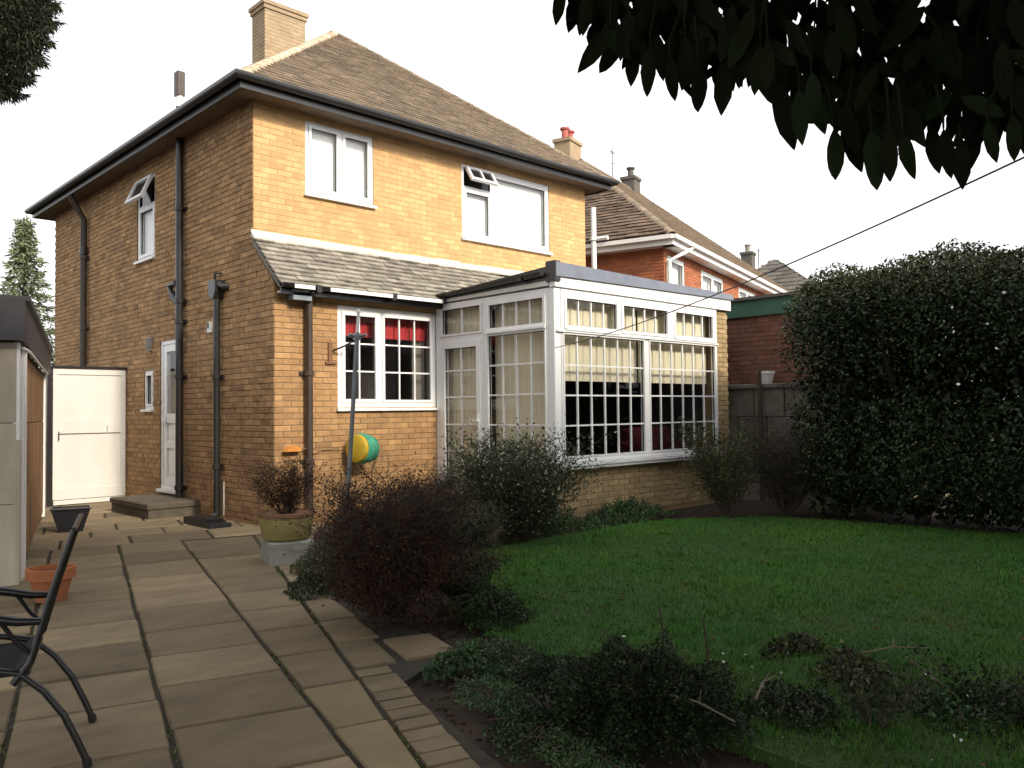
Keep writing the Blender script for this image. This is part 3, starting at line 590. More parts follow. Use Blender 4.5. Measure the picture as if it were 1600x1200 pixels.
m = MB(); m.box(.03, 2.53, -.139, -.012, 2.885, 2.905); m.build('soffit', 'white_fascia', lean)
def gutter_run(a, b, r, mat, parent, name='gutter'):
    a, b = Vector(a), Vector(b); d = (b - a).normalized(); s = d.cross(Z).normalized(); m = MB(); vs = []
    for c in (a, b):
        for rad in (r, r - .008): vs += [tuple(c + s * math.cos(t) * rad + Z * math.sin(t) * rad) for t in [math.pi + math.pi * i / 10 for i in range(11)]]
    f = [(i, i + 1, 23 + i, 22 + i) for i in range(10)] + [(11 + i, 33 + i, 34 + i, 12 + i) for i in range(10)] + [(0, 22, 33, 11), (10, 21, 43, 32)] + [(i, 11 + i, 12 + i, i + 1) for i in range(10)] + [(22 + i, 23 + i, 34 + i, 33 + i) for i in range(10)]
    m.add(vs, f, raw=True); return m.build(name, mat, parent, smooth=True)
gutter_run((-.03, -.225, 2.985), (2.50, -.225, 2.985), .055, 'black_plastic', lean)
for i, (a, b) in enumerate(((.12, .40), (.62, 1.60), (1.62, 2.44))):        # white strips painted in as the gutter's reflected light
    m = MB(); m.box(a, b, -.288, -.282, 2.925, 2.975); m.build('gutter_sheen', 'white_fascia', lean)
for a in (.46, 1.61): m = MB(); m.box(a - .035, a + .035, -.291, -.17, 2.90, 2.99); m.build('gutter_bracket', 'black_plastic', lean)

# ---- pipes and fittings
def pipe(name, x, y, z0, z1, r, mat, out, clips=(), extra=None):
    """square-ish round pipe standing off the wall; out = outward direction"""
    c = Vector((x, y, 0)) + Vector(out) * (r + .03); m = MB(); path = [c + Z * z0, c + Z * z1]
    if extra: path += [Vector(e) for e in extra]
    m.tube(path, r, 12); p = m.build(name, mat, house, smooth=True)
    for z in clips:
        m = MB(); m.lathe([(r + .004, -.035), (r + .014, -.03), (r + .014, .03), (r + .004, .035)], c + Z * z, 14); o = Vector(out); s = o.cross(Z)
        m.frame(c + Z * z, s, -o); m.box(-r - .05, r + .05, r - .005, r + .028, -.022, .022); m.build('pipe_clip', mat, p)
    return p, c
p1, c1 = pipe('soil_pipe', 0, 2.66, -.02, 5.2, .055, 'black_plastic', -X, (.35, 1.95, 2.75, 3.05, 4.4), [(-.085, 2.655, 6.02)])
m = MB(); m.tube([(-.085, 2.655, 5.9), (-.085, 2.655, 6.06)], .058, 12); m.build('collar', 'white_fascia', p1)
m = MB(); m.bbox(-.15, -.03, 2.59, 2.72, 6.061, 6.42, .012); m.build('vent_cowl', 'brown_plastic', p1)
m = MB(); m.tube([c1 + Z * 3.0, Vector((-.10, 2.86, 3.12)), Vector((-.03, 3.05, 3.2))], .05, 10); m.build('branch_pipe', 'black_plastic', p1)
m = MB(); m.tube([(-.085, 2.7, 3.33), (-.09, 3.0, 3.31)], .045, 10); m.tube([(-.085, 2.70, 3.05), (-.1, 2.9, 3.18), (-.09, 3.02, 3.3)], .04, 10); m.build('branch_pipe', 'black_plastic', p1)
m = MB(); m.box(-.16, -.02, 2.70, 2.72, 3.28, 3.36); m.build('bracket', 'dark_metal', p1)
p2, c2 = pipe('downpipe', 0, 6.98, 2.2, 5.0, .055, 'brown_plastic', -X, (3.0, 4.3), [(-.20, 6.98, 5.2), (-.32, 6.98, 5.42)])
m = MB(); m.tube([c2 + Z * 4.35, c2 + Z * 4.5], .068, 12); m.build('pipe_joint', 'black_plastic', p2)
p3, c3 = pipe('waste_pipe', 0, 1.45, .06, 3.0, .045, 'black_plastic', -X, (.7, 1.9), None)
m = MB(); m.frame((-.075, 1.45, 2.96), Y, -X); m.prism([(-.05, 0), (.05, 0), (.105, .10), (.105, .24), (-.105, .24), (-.105, .10)], -.06, .075); m.build('hopper', 'black_plastic', p3)
m = MB(); m.tube([(-.09, 1.5, 3.16), (-.09, 1.46, 3.30), (-.02, 1.44, 3.31)], .02, 8); m.tube([(-.09, 1.36, 3.14), (-.06, 1.26, 3.10), (-.005, 1.24, 3.10)], .045, 10); m.build('inlet_pipe', 'black_plastic', p3)
m = MB(); m.tube([(-.075, 1.45, .07), (-.12, 1.42, .02), (-.2, 1.38, -.005)], .047, 10); m.build('pipe_shoe', 'black_plastic', p3)
m = MB(); m.box(-.02, -.008, 1.36, 1.38, .05, .5); m.build('wall_strip', 'white_fascia', p3)
p4, c4 = pipe('downpipe', .43, 0, .1, 2.86, .048, 'brown_plastic', -Y, (.8, 1.9), [(.43, -.20, 2.93)])
m = MB(); m.frame((.27, -.09, 2.80), X, -Y); m.bbox(-.11, .16, -.08, .08, .0, .10, .01); m.box(-.13, .18, -.09, .1, .101, .125); m.build('hopper', 'pole_metal', p4)
m = MB(*sideF); m.bbox(3.88, 3.99, 0, .07, 2.40, 2.62, .012); m.box(3.9, 3.97, .071, .085, 2.44, 2.58); m.build('meter_box', 'curtain', house)
m = MB(*sideF); m.box(1.73, 1.86, .003, .03, 2.53, 2.68); vb = m.build('wall_vent', 'white_fascia', house)
for i in range(2): m = MB(*sideF); m.box(1.80, 1.835, .031, .036, 2.59 + i * .0, 2.67); m.build('slot', 'gasket', vb); break
m = MB(*extF); m.box(.74, .80, .01, .035, 2.03, 2.3); m.box(.70, .86, .01, .03, 2.03, 2.06); hb = m.build('wall_bracket', 'pot_rim', house)
m = MB(); m.tube([(.80, -.03, 2.2), (.90, -.16, 2.26), (.97, -.22, 2.31)], .012, 6); m.build('bracket_arm', 'dark_metal', hb)
# drain cover at the foot of the waste pipe
dg = thing('drain_trough', 'black plastic drain trough on the slabs at the waste pipe', 'drain', (-.38, 1.0, 0))
m = MB(); m.frame((-.42, 1.0, 0), Y, X); m.prism([(-.42, 0), (.36, 0), (.36, .09), (-.15, .09), (-.3, .05), (-.42, .05)], -.14, .14); m.build('trough', 'dark_tub', dg)
m = MB()
for i in range(6): m.box(-.53, -.31, .72 + i * .1, .77 + i * .1, .091, .099)
m.build('grating', 'black_plastic', dg)

# ================================================================== CONSERVATORY
c0, dd, c1x = 2.547, 2.319, 6.17
cons = thing('conservatory', 'white framed flat roofed conservatory with cream blinds and small panes', 'conservatory', (4.4, -1.2, 0))
fF = ((0, -dd, 0), X, -Y); sF = ((c0, 0, 0), -Y, -X)
# dwarf walls and pier
CB = []
m = MB(*fF); m.box(c0 + .02, 6.56, -.2, -.02, -.08, .70); m.box(c1x + .03, 6.56, -.24, -.021, .70, 2.93); m.build('wall', 'mortar', cons)
m = MB(*sF); m.box(1.02, 2.10, -.2, -.02, -.08, .70); m.box(.0, 1.02, -.16, -.02, -.08, .24); m.build('wall', 'mortar', cons)
m = MB(); m.box(6.36, 6.545, -dd + .26, -.01, -.08, 2.93); m.build('wall', 'brick_tan', cons)
bricks(CB, cons, 'brick_tan', (0, -dd + .02, 0), X, -Y, c0, 6.565, .02, .70); bricks(CB, cons, 'brick_tan', (0, -dd + .02, 0), X, -Y, c1x + .03, 6.565, .695, 2.93); bricks(CB, cons, 'brick_tan', (c0 + .02, 0, 0), -Y, -X, 1.02, dd, .02, .70)
emit(CB, 'brick', 'brickwork')
m = MB(); m.box(c0 + .1, 6.36, -dd + .2, -.012, .2, .28); m.build('floor', 'interior', cons)
# dark inner lining, added so the room looks unlit
m = MB(); m.box(c0 + .1, 6.35, -.06, -.012, .281, 2.9); m.box(6.30, 6.355, -dd + .3, -.061, .281, 2.9); m.build('dark_lining', 'interior', cons)
# windows: front
fl = [(2.70, 3.79, 2.425, 2.85, 4, 1, .045), (3.845, 4.94, 2.425, 2.85, 4, 1, .045), (5.06, 6.12, 2.425, 2.85, 4, 1, .045)]
lo = [(2.67, 4.345, .80, 2.37, 6, 4, .02), (4.45, 6.14, .80, 2.37, 6, 4, .02)]
wf = window(cons, fF, (c0 + .10, c1x + .03, .745, 2.93), fl + lo, sill=False, fn=0, label='front window wall with cream blinds half lowered')
m = MB(*fF); m.box(c0 - .02, c1x + .03, .021, .12, .70, .742); m.box(c0 - .015, c1x + .025, .021, .10, .66, .699); m.build('sill', 'upvc', wf)
m = MB(*fF)
for a, b in ((2.71, 3.78), (5.07, 6.11)): m.box(a, b, .034, .06, 2.40, 2.43)
m.box(c0 + .0, c1x + .03, .021, .05, 2.375, 2.399); m.build('transom', 'upvc', wf)
# left side: door, fixed light, two fanlights
ws = window(cons, sF, (1.02, 2.235, .745, 2.93), [(1.10, 2.19, .80, 2.42, 4, 4, .02), (1.10, 2.19, 2.46, 2.86, 4, 1, .045)], sill=False, fn=0, label='side window wall with cream blinds fully lowered')
m = MB(*sF); m.box(1.0, 2.21, .021, .09, .70, .742); m.box(1.08, 2.20, .034, .06, 2.43, 2.458); m.build('sill', 'upvc', ws)
wd = window(cons, sF, (.01, 1.018, .24, 2.93), [(.12, 1.0, 2.46, 2.87, 2, 1, .03), (.11, .97, .27, 2.36, 1, 1, 0)][:1] + [(.205, .885, .34, 2.285, 1, 1, 0)], sill=False, fn=0, label='white glazed garden door of the conservatory', name='door')
for o in list(wd.children):
    if o.name.startswith('pane') and o.data.vertices and max(v.co.z for v in o.data.vertices) < 2.4: bpy.data.objects.remove(o)
bars = MB(*sF); glazing(bars, wd, MB(*sF), .205, .885, .34, 2.285, 2, 5, 0, zlist=[.34, .85, 1.22, 1.6, 1.97, 2.285])
for r in grid_rects(.125, .965, .262, 2.37, [(.205, .885, .34, 2.285)]): bars.box(r[0], r[1], .021, .035, r[2], r[3])
bars.build('door_leaf', 'upvc', wd)
m = MB(*sF); m.box(.905, .945, .036, .046, 1.12, 1.36); m.box(.80, .94, .07, .088, 1.265, 1.295); m.box(.91, .94, .04, .075, 1.265, 1.295); m.build('handle', 'upvc', wd)
# corner post
m = MB(); m.bbox(c0 - .02, c0 + .098, -dd - .02, -dd + .09, .70, 2.93, .01); m.build('corner_post', 'upvc', cons)
m = MB(); m.box(c0 + .015, c0 + .085, -dd + .015, -dd + .085, -.05, .70); m.build('corner_pier', 'brick_tan', cons)
# roof: white fascia, tapering grey kerb, black side fascia and gutter
m = MB(); m.box(c0 + .06, 6.56, -dd + .06, -.02, 2.931, 3.05); crf = m.build('roof', 'felt_grey', cons)
m = MB(*fF); m.prism([(c0 - .03, 2.932), (6.58, 2.932), (6.58, 3.10), (c0 - .03, 3.06)], .045, -.05); m.build('fascia', 'white_fascia', crf)
m = MB(*fF); m.prism([(c0 - .03, 3.062), (6.62, 3.102), (6.62, 3.185), (c0 - .03, 3.24)], .07, -.05); m.build('kerb', 'felt_grey', crf)
m = MB(*sF); m.prism([(-.02, 2.955), (2.25, 2.955), (2.25, 3.02), (-.02, 2.99)], .03, -.05); m.build('fascia', 'white_fascia', crf)
m = MB(*sF); m.prism([(-.02, 2.992), (2.30, 3.022), (2.30, 3.20), (-.02, 3.07)], .035, -.05); m.build('fascia', 'black_plastic', crf)
m = MB(*sF); m.prism([(2.22, 3.0), (2.385, 3.0), (2.385, 3.255), (2.22, 3.255)], .045, -.051); m.build('kerb_end', 'black_plastic', crf)
gutter_run((c0 - .09, -.05, 3.06), (c0 - .09, -2.2, 3.12), .05, 'black_plastic', crf)
for a in (.75, 1.85): m = MB(*sF); m.box(a - .03, a + .03, .036, .146, 3.05, 3.09); m.build('gutter_bracket', 'black_plastic', crf)
# blinds
panel(cons, 'blind', fF, 2.66, 4.38, 1.774, 2.88, -.14, 'blind_cream', .085, .004); panel(cons, 'blind', fF, 4.42, 6.15, 1.774, 2.88, -.14, 'blind_cream', .085, .004)
panel(cons, 'blind', sF, 1.08, 2.15, .74, 2.88, -.14, 'blind_cream', .085, .004); panel(cons, 'blind', sF, .08, 1.0, .26, 2.88, -.12, 'blind_cream', .085, .006)
# red sofa and a dish on the inner sill
so_ = thing('sofa', 'dark red sofa inside the conservatory behind the right panes', 'sofa', (5.6, -1.75, .281))
m = MB(); m.bbox(5.06, 6.12, -2.0, -1.5, .30, .72, .04); m.build('seat', 'sofa_red', so_)
m = MB(); m.bbox(5.06, 6.12, -1.52, -1.3, .30, 1.12, .05); m.build('backrest', 'sofa_red', so_)
for x in (4.92, 6.13): m = MB(); m.bbox(x, x + .14, -2.0, -1.32, .30, .92, .04); m.build('armrest', 'sofa_red', so_)
ds = thing('dish', 'small white dish and cup standing inside the conservatory sill', 'dish', (4.1, -dd + .09, .75))
m = MB(); m.lathe([(.06, .75), (.13, .79), (.135, .80), (.05, .765)], (4.15, -dd + .16, 0), 20); m.build('bowl', 'porcelain', ds)
m = MB(); m.lathe([(.025, .75), (.035, .82), (.032, .82), (.02, .76)], (3.95, -dd + .15, 0), 16); m.build('cup', 'porcelain', ds)
m = MB(); m.box(c0 + .1, 6.1, -dd + .08, -dd + .3, .72, .749); m.build('inner_sill', 'upvc', cons)

# ================================================================== NEIGHBOURING HOUSE
ND = Vector((.965, .263, 0)).normalized(); NS = Vector((-ND.y, ND.x, 0)); NO = Vector((10.016, 1.103, 0)) + ND * .3 + NS * .3
nb = thing('neighbour_house', 'red brick house with white fascia and hipped brown roof behind the conservatory', 'house', NO)
nF = (NO, ND, -NS); nS = (NO, NS, -ND); NL, NDp = 13.0, 8.0
nwin = [(.12, 1.36, 3.35, 4.86), (2.62, 4.5, 3.35, 4.86), (6.0, 7.9, 3.35, 4.86), (9.4, 11, 3.35, 4.86)]
wall_mesh('wall', nb, *nF, 0, NL, -.1, 5.0, nwin, 'mortar'); wall_mesh('wall', nb, *nS, .002, NDp, -.1, 5.0, [], 'mortar')
m = MB(NO, ND, NS); m.box(.3, NL, NDp - .2, NDp, -.1, 4.99); m.box(NL - .2, NL - .002, .25, NDp - .21, -.1, 4.99); m.build('wall', 'brick_red', nb)
B = []; bricks(B, nb, 'brick_red', *nF, 0, NL, 2.4, 5.0, nwin); bricks(B, nb, 'brick_red', *nS, 0, 4.2, 2.4, 5.0); emit(B, 'brick', 'brickwork')
for i, r in enumerate(nwin):
    k = 2 if i else 1; wdt = (r[1] - r[0] - .06 * (k + 1)) / k
    nw = window(nb, nF, r, [(r[0] + .06 + j * (wdt + .06), r[0] + .06 + j * (wdt + .06) + wdt, r[2] + .07, r[3] - .07, 1, 1, .04) for j in range(k)]); panel(nw, 'blind', nF, r[0] + .02, r[1] - .02, r[2] + .02, r[3] - .02, -.14, 'blind_white')
E0, E1, E2, E3 = [NO + ND * a + NS * b + Z * 5.22 for a, b in ((-.32, -.32), (NL + .3, -.32), (NL + .3, NDp + .3), (-.32, NDp + .3))]; hw2 = (NDp + .62) / 2
G0 = NO + ND * (hw2 - .32) + NS * (hw2 - .32) + Z * 8.65; G1 = NO + ND * (NL + .3 - hw2) + NS * (hw2 - .32) + Z * 8.65
m = MB(); m.add([*E0, ] and [tuple(v) for v in (E0, E1, E2, E3, G0, G1)] + [tuple(v - Z * .05) for v in (E0, E1, E2, E3)], [(0, 1, 5, 4), (1, 2, 5), (2, 3, 4, 5), (3, 0, 4), (0, 6, 7, 1), (1, 7, 8, 2), (2, 8, 9, 3), (3, 9, 6, 0), (9, 8, 7, 6)], raw=True); nroof = m.build('roof', 'tile_dark', nb)
T = []; tiles(T, nroof, 'tile_dark', E3, E0, G0, G0, .16, .26, .022, .014); emit(T, 'tile', 'tiling')
T = []; tiles(T, nroof, 'tile_brown', E0, E1, G0, G1, .16, .3, .018, .004); emit(T, 'tile', 'tiling', 0)
ridge_run(E0, G0, nroof, 'tile_brown', .13, .4); ridge_run(G0, G1, nroof, 'tile_brown', .13, .45)
for fr, a, b in ((nF, -.32, NL + .3), (nS, -.32, NDp + .3)):
    m = MB(*fr); m.box(a, b, .30, .325, 4.98, 5.17); m.build('fascia', 'white_fascia', nb)
    m = MB(*fr); m.box(a - .05 if fr is nF else a, b, .326, .42, 5.10, 5.19); m.build('gutter', 'white_fascia', nb)
    m = MB(*fr); m.box(a + .01, b, .012, .299, 4.985, 5.005); m.build('soffit', 'white_fascia', nb)
m = MB(); m.tube([NO - NS * .36 + ND * .9 + Z * 5.1, NO - NS * .30 + ND * .5 + Z * 4.92, NO - NS * .10 + ND * .06 + Z * 4.7, NO - NS * .08 + ND * .06 + Z * .2], .045, 10); m.build('downpipe', 'white_fascia', nb)
# white vent pipe on the hip side
q = NO + NS * 1.5 - ND * .45; m = MB(); m.tube([q + Z * 3.2, q + Z * 6.0], .06, 12); vp = m.build('vent_pipe', 'white_fascia', nb); m = MB(); m.tube([q + Z * 5.24 - NS * .0, q + Z * 5.3], .09, 12); m.tube([q + Z * 5.27, q + Z * 5.27 - NS * .35], .05, 8); m.build('pipe_collar', 'white_fascia', vp)
def chimney(parent, x, y, z0, z1, w_, d_, mat, pots, pmat):
    """brick stack with corbelled cap and pots, set square to the neighbour's ridge"""
    m = MB((x, y, 0), ND, NS); m.box(-w_ / 2, w_ / 2, -d_ / 2, d_ / 2, z0, z1); m.box(-w_ / 2 - .04, w_ / 2 + .04, -d_ / 2 - .04, d_ / 2 + .04, z1 + .001, z1 + .1); c = m.build('chimney', mat, parent)
    for k in range(pots):
        o = Vector((x, y, 0)) + ND * ((k - (pots - 1) / 2) * .32); m = MB(); m.lathe([(.12, z1 + .1), (.10, z1 + .16), (.095, z1 + .36), (.14, z1 + .39), (.14, z1 + .44), (.09, z1 + .44)], o, 16); m.build('chimney_pot', pmat, c)
def on_ridge(px, d=0): return None
chimney(nroof, 12.69, 6.5, 6.5, 9.05, .72, .5, 'render_beige', 2, 'pot_red')
RG = lambda s: G0 + (G1 - G0).normalized() * s
q = RG(3.9); chimney(nroof, q.x, q.y, 8.0, 8.95, .5, .45, 'tile_slate', 1, 'tile_slate')
q = RG(2.4); m = MB(); m.tube([q, q + Z * 1.0], .015, 6); m.tube([q + Z * .86 - ND * .16, q + Z * .86 + ND * .2], .008, 5); m.tube([q + Z * .5 - NS * .1, q + Z * .5 + NS * .12], .008, 5)
for k in range(3): m.tube([q + Z * .86 + ND * (-.1 + .12 * k) - NS * .1, q + Z * .86 + ND * (-.1 + .12 * k) + NS * .1], .006, 4)
m.build('aerial', 'dark_metal', nroof)
# farther house: slate hip roof and chimney
fh = thing('far_house', 'distant house with plain dark slate roof beyond the neighbour', 'house', (28.7, 8.4, 0))
m = MB((28.7, 8.4, 0), ND, NS); m.box(-4, 5, -3.2, 3.2, -.1, 5.0); m.build('wall', 'brick_tan', fh)
m = MB((28.7, 8.4, 0), ND, NS); m.add([(-4.3, -3.5, 5.0), (5.3, -3.5, 5.0), (5.3, 3.5, 5.0), (-4.3, 3.5, 5.0), (-1.2, 0, 7.75), (.2, 0, 7.75)], [(0, 1, 5, 4), (1, 2, 5), (2, 3, 4, 5), (3, 0, 4), (3, 2, 1, 0)]); fr_ = m.build('roof', 'tile_slate', fh)
T = []; P8 = lambda u, n, z: Vector((28.7, 8.4, 0)) + ND * u + NS * n + Z * z
tiles(T, fr_, 'tile_slate', P8(-4.3, -3.5, 5), P8(5.3, -3.5, 5), P8(-1.2, 0, 7.75), P8(.2, 0, 7.75), .28, .4, .02); tiles(T, fr_, 'tile_slate', P8(-4.3, 3.5, 5), P8(-4.3, -3.5, 5), P8(-1.2, 0, 7.75), P8(-1.2, 0, 7.75), .28, .4, .02); emit(T, 'tile', 'tiling', 0)
m = MB((24.7, 7.7, 0), ND, NS); m.box(-.25, .25, -.22, .22, 5.0, 7.5); m.box(-.29, .29, -.26, .26, 7.501, 7.6); fc = m.build('chimney', 'tile_slate', fr_)
m = MB(); m.lathe([(.12, 7.6), (.1, 7.66), (.1, 7.85), (.13, 7.87), (.13, 7.92), (.09, 7.92)], (24.7, 7.7, 0), 14); m.build('chimney_pot', 'curtain', fc)
for dx in (.28,): m = MB(); m.tube([(25.0, 7.4, 6.8), (25.0, 7.4, 7.75)], .02, 5); m.tube([(24.9, 7.4, 7.68), (25.2, 7.4, 7.68)], .012, 5); m.build('aerial', 'dark_metal', fr_)

# ================================================================== RIGHT-HAND GARAGE, LOW WALL
gr = thing('brick_garage', 'maroon brick flat roofed garage with green fascia beside the hedge', 'garage', (8.6, -2, 0))
gF = ((7.2, 0, 0), Y, -X)
m = MB(); m.box(7.2, 10.0, -4.6, .6, -.1, 2.90); m.build('wall', 'mortar_dark', gr)
B = []; bricks(B, gr, 'brick_maroon', (7.2, -4.6, 0), Y, -X, 0, 5.2, .0, 2.90); emit(B, 'brick', 'brickwork')
m = MB(); m.box(7.14, 7.195, -4.7, .66, 2.885, 3.15); m.box(7.196, 10.05, -4.7, -4.62, 2.885, 3.15); m.build('fascia', 'green_board', gr)
m = MB(); m.box(7.08, 10.1, -4.76, .7, 3.151, 3.20); m.build('roof', 'tile_slate', gr)
lw = thing('garden_wall', 'low grimy concrete wall with dark coping below the garage', 'wall', (6.9, -3, 0))
for i in range(6):
    for k in range(4):
        m = MB(); m.tone = random.random(); o = .3 * (k % 2); m.bbox(6.80 + random.uniform(-.006, .006), 7.0, -4.9 + i * .52 - o + .008, -4.9 + i * .52 + .512 - o, -.05 + k * .44, .38 + k * .44, .012); m.build('block', 'concrete', lw)
for i in range(5): m = MB(); m.tone = random.random(); m.bbox(6.74, 7.05, -4.9 + i * .62, -4.9 + i * .62 + .61, 1.712, 1.775, .012); m.build('coping', 'coping', lw)
wp = thing('flower_pot', 'small white square flower pot on the low wall coping', 'pot', (6.88, -2.78, 1.775))
m = MB(); 
sq = lambda a, z: [(6.88 - a, -2.78 - a, z), (6.88 + a, -2.78 - a, z), (6.88 + a, -2.78 + a, z), (6.88 - a, -2.78 + a, z)]
m.add(sq(.065, 1.776) + sq(.09, 1.93) + sq(.10, 1.93) + sq(.10, 1.97) + sq(.085, 1.97) + sq(.08, 1.92), [(3, 2, 1, 0), (20, 21, 22, 23)] + [(k + i, k + (i + 1) % 4, k + 4 + (i + 1) % 4, k + 4 + i) for k in range(0, 20, 4) for i in range(4)], raw=True); m.build('pot_body', 'porcelain', wp)
m = MB(); m.box(6.80, 6.96, -2.86, -2.70, 1.921, 1.935); m.build('compost', 'soil', wp)
m = MB(); m.bbox(6.66, 6.71, -2.80, -2.75, -.05, 1.98, .006); tag(m.build('fence_post', 'bark'), 'thin dark upright post in front of the low wall', 'post')

# ================================================================== LEFT GARAGE AND GATE
GO = Vector((-3.118, -1.464, 0)); gl = thing('shed', 'cream and orange clad shed with dark slate coloured fascia on the left', 'shed', GO - QD * 1)
sW = (GO, PD, QD); fW = (GO, -QD, -PD)
m = MB(GO, PD, QD); m.box(.05, 6.0, -2.6, -.03, -.1, 2.04); m.build('wall', 'mortar_dark', gl)
m = MB(*sW); m.box(-.05, 6.1, .0, .06, 2.03, 2.36); m.build('fascia', 'slate_fascia', gl); m = MB(*fW); m.box(-.058, 2.7, .05, .10, 2.03, 2.36); m.build('fascia', 'slate_fascia', gl)
m = MB(*sW); m.box(-.10, 6.15, -2.7, .09, 2.361, 2.40); m.build('roof', 'slate_fascia', gl)
for i in range(9):                                                  # orange panels, each its own board
    for k in range(3):
        m = MB(*sW); m.tone = random.random(); a = .78 + i * .5; m.bbox(a + .006, a + .494, -.03, .0 + random.uniform(-.003, .003), .06 + k * .64, .69 + k * .64, .006); m.build('board', 'board_orange', gl)
for a, b, n1, z0, z1, mt in ((.0, .16, .02, .0, 1.2, 'board_cream'), (.0, .16, .012, 1.205, 2.02, 'white_fascia'), (.20, .36, .03, .0, 2.0, 'white_fascia'), (.38, .46, .045, .0, 2.0, 'white_fascia'), (.56, .74, .015, .0, 2.02, 'board_cream'), (5.30, 5.5, .02, .0, 2.02, 'white_fascia'), (5.55, 5.95, .012, .0, .95, 'board_cream'), (5.55, 5.95, .012, 1.0, 2.02, 'board_cream')):
    m = MB(*sW); m.box(a, b, -.03, n1, z0, z1); m.build('trim_board', mt, gl)
m = MB(*sW); m.tube([sW[0] * 0 + Vector(p) for p in ((.1, .03, 1.98), (.5, .045, 1.985), (.8, .05, 1.99), (3.0, .04, 2.0), (5.6, .04, 2.01))], .014, 6); m.build('cable', 'white_fascia', gl)
for i in range(3):
    for k in range(3): m = MB(*fW); m.tone = random.random(); m.bbox(.003 + i * .9, .893 + i * .9, -.03, .002, k * .675 + .0, k * .675 + .668, .006); m.build('board', 'board_cream', gl)
# gate
gY = 5.0; gt = thing('side_gate', 'white painted solid timber gate across the side passage', 'gate', (-.57, gY, 0)); gfm = ((0, gY, 0), X, -Y)
m = MB(*gfm); m.box(-1.10, -.035, -.03, .0, .10, 2.14); m.build('gate_board', 'white_paint', gt)
m = MB(*gfm)
for r in grid_rects(-1.115, -.03, .09, 2.15, [(-1.05, -.10, 1.34, 2.06), (-1.05, -.10, .26, 1.12)]): m.box(r[0], r[1], .001, .017, r[2], r[3])
m.build('gate_frame', 'white_paint', gt)
m = MB(*gfm); m.box(-1.10, -.035, -.02, .012, .012, .08); m.build('kick_board', 'white_paint', gt)
m = MB(*gfm); m.box(-1.03, -.11, .0175, .0195, 1.120, 1.126); m.box(-1.04, -1.025, .018, .03, 1.02, 1.16); m.box(-.32, -.313, .018, .024, 1.14, 1.24); m.build('latch', 'dark_metal', gt)
m = MB(*gfm); m.box(-1.20, -1.125, -.06, .03, -.05, 2.19); m.box(-1.2, -.012, -.05, .035, 2.155, 2.195); m.build('gate_post', 'black_plastic', gt)
tb = thing('tub', 'dark grey plastic tub on the slabs near the gate', 'tub', (-1.72, 1.75, 0))
m = MB((-1.78, 1.75, 0), QD, PD)
def frus(m, a0, b0, z0, a1, b1, z1, t):
    rc = lambda a, b, z: [(-a, -b, z), (a, -b, z), (a, b, z), (-a, b, z)]
    m.add(rc(a0, b0, z0) + rc(a1, b1, z1) + rc(a1 - t, b1 - t, z1) + rc(a0 - t, b0 - t, z0 + t), [(3, 2, 1, 0), (12, 13, 14, 15)] + [(k + i, k + (i + 1) % 4, k + 4 + (i + 1) % 4, k + 4 + i) for k in (0, 4, 8) for i in range(4)])
frus(m, .13, .10, .0, .21, .16, .27, .012); m.build('tub_body', 'dark_tub', tb)
m = MB((-1.78, 1.75, 0), QD, PD)
for r in grid_rects(-.225, .225, -.175, .175, [(-.2, .2, -.15, .15)]): m.box(r[0], r[1], r[2], r[3], .271, .287)
m.build('rim', 'black_plastic', tb)
# terracotta pot by the shed
tp = thing('terracotta_pot', 'orange terracotta pot with thick rim beside the black chair', 'pot', (-3.02, -2.3, 0))
m = MB(); m.lathe([(.105, .004), (.145, .17), (.145, .17), (.168, .172), (.172, .25), (.150, .252), (.145, .19), (.12, .18)], (-3.08, -2.30, 0), 32); m.build('pot_body', 'terracotta', tp)
m = MB(); m.lathe([(.143, .195), (.143, .21), (.02, .215)], (-3.08, -2.30, 0), 24); m.build('compost', 'soil', tp)

# ================================================================== CHAIR
CS = Vector((.32743, .94487, 0)); CF = Vector((-.94487, .32743, 0)); CO = Vector((-3.854, -5.699, 0)); CW = .534
ch = thing('garden_chair', 'black metal garden chair with sling back facing the shed', 'chair', CO + CS * .27 + CF * .3)
cp = lambda a, s, z: CO + CF * a + CS * s + Z * z
for s in (.0, CW):
    m = MB(); m.tube([cp(0, s, .012), cp(.035, s, .10), cp(.085, s, .215), cp(.155, s, .32), cp(.24, s, .40), cp(.36, s, .43), cp(.6, s, .44)], .014, 10); lg = m.build('rear_leg', 'chair_metal', ch, smooth=True)
    m = MB(); m.tube([cp(0, s, .0), cp(.006, s, .03)], .018, 10); m.build('foot_cap', 'black_plastic', lg)
    m = MB(); m.tube([cp(.72, s, .0), cp(.69, s, .2), cp(.62, s, .44), cp(.56, s, .60), cp(.50, s, .632)], .014, 10); m.build('front_leg', 'chair_metal', ch, smooth=True)
    m = MB(); m.tube([cp(.26, s, .36), cp(.20, s, .44), cp(.14, s, .66), cp(.085, s, .84), cp(.052, s, .94)], .014, 10); m.build('back_post', 'chair_metal', ch, smooth=True)
    m = MB(); m.tube([cp(.165, s, .592), cp(.25, s, .60), cp(.36, s, .628), cp(.5, s, .637), cp(.6, s, .62)], [.014, .018, .02, .02, .012], 10); m.build('armrest', 'chair_metal', ch, smooth=True)
    m = MB(); m.tube([cp(.30, s, .60), cp(.25, s, .52), cp(.19, s, .46)], .009, 8); m.build('arm_brace', 'chair_metal', ch, smooth=True)
m = MB(); n_ = 8; vs = []
prof = [(.052, .945), (.045, .93), (.085, .82), (.125, .68), (.165, .54), (.20, .455), (.26, .40), (.40, .40), (.60, .43), (.66, .435)]
for a, z in prof:
    for s in (.012, CW - .012): vs += [cp(a, s, z), cp(a + .006, s, z - .012)]
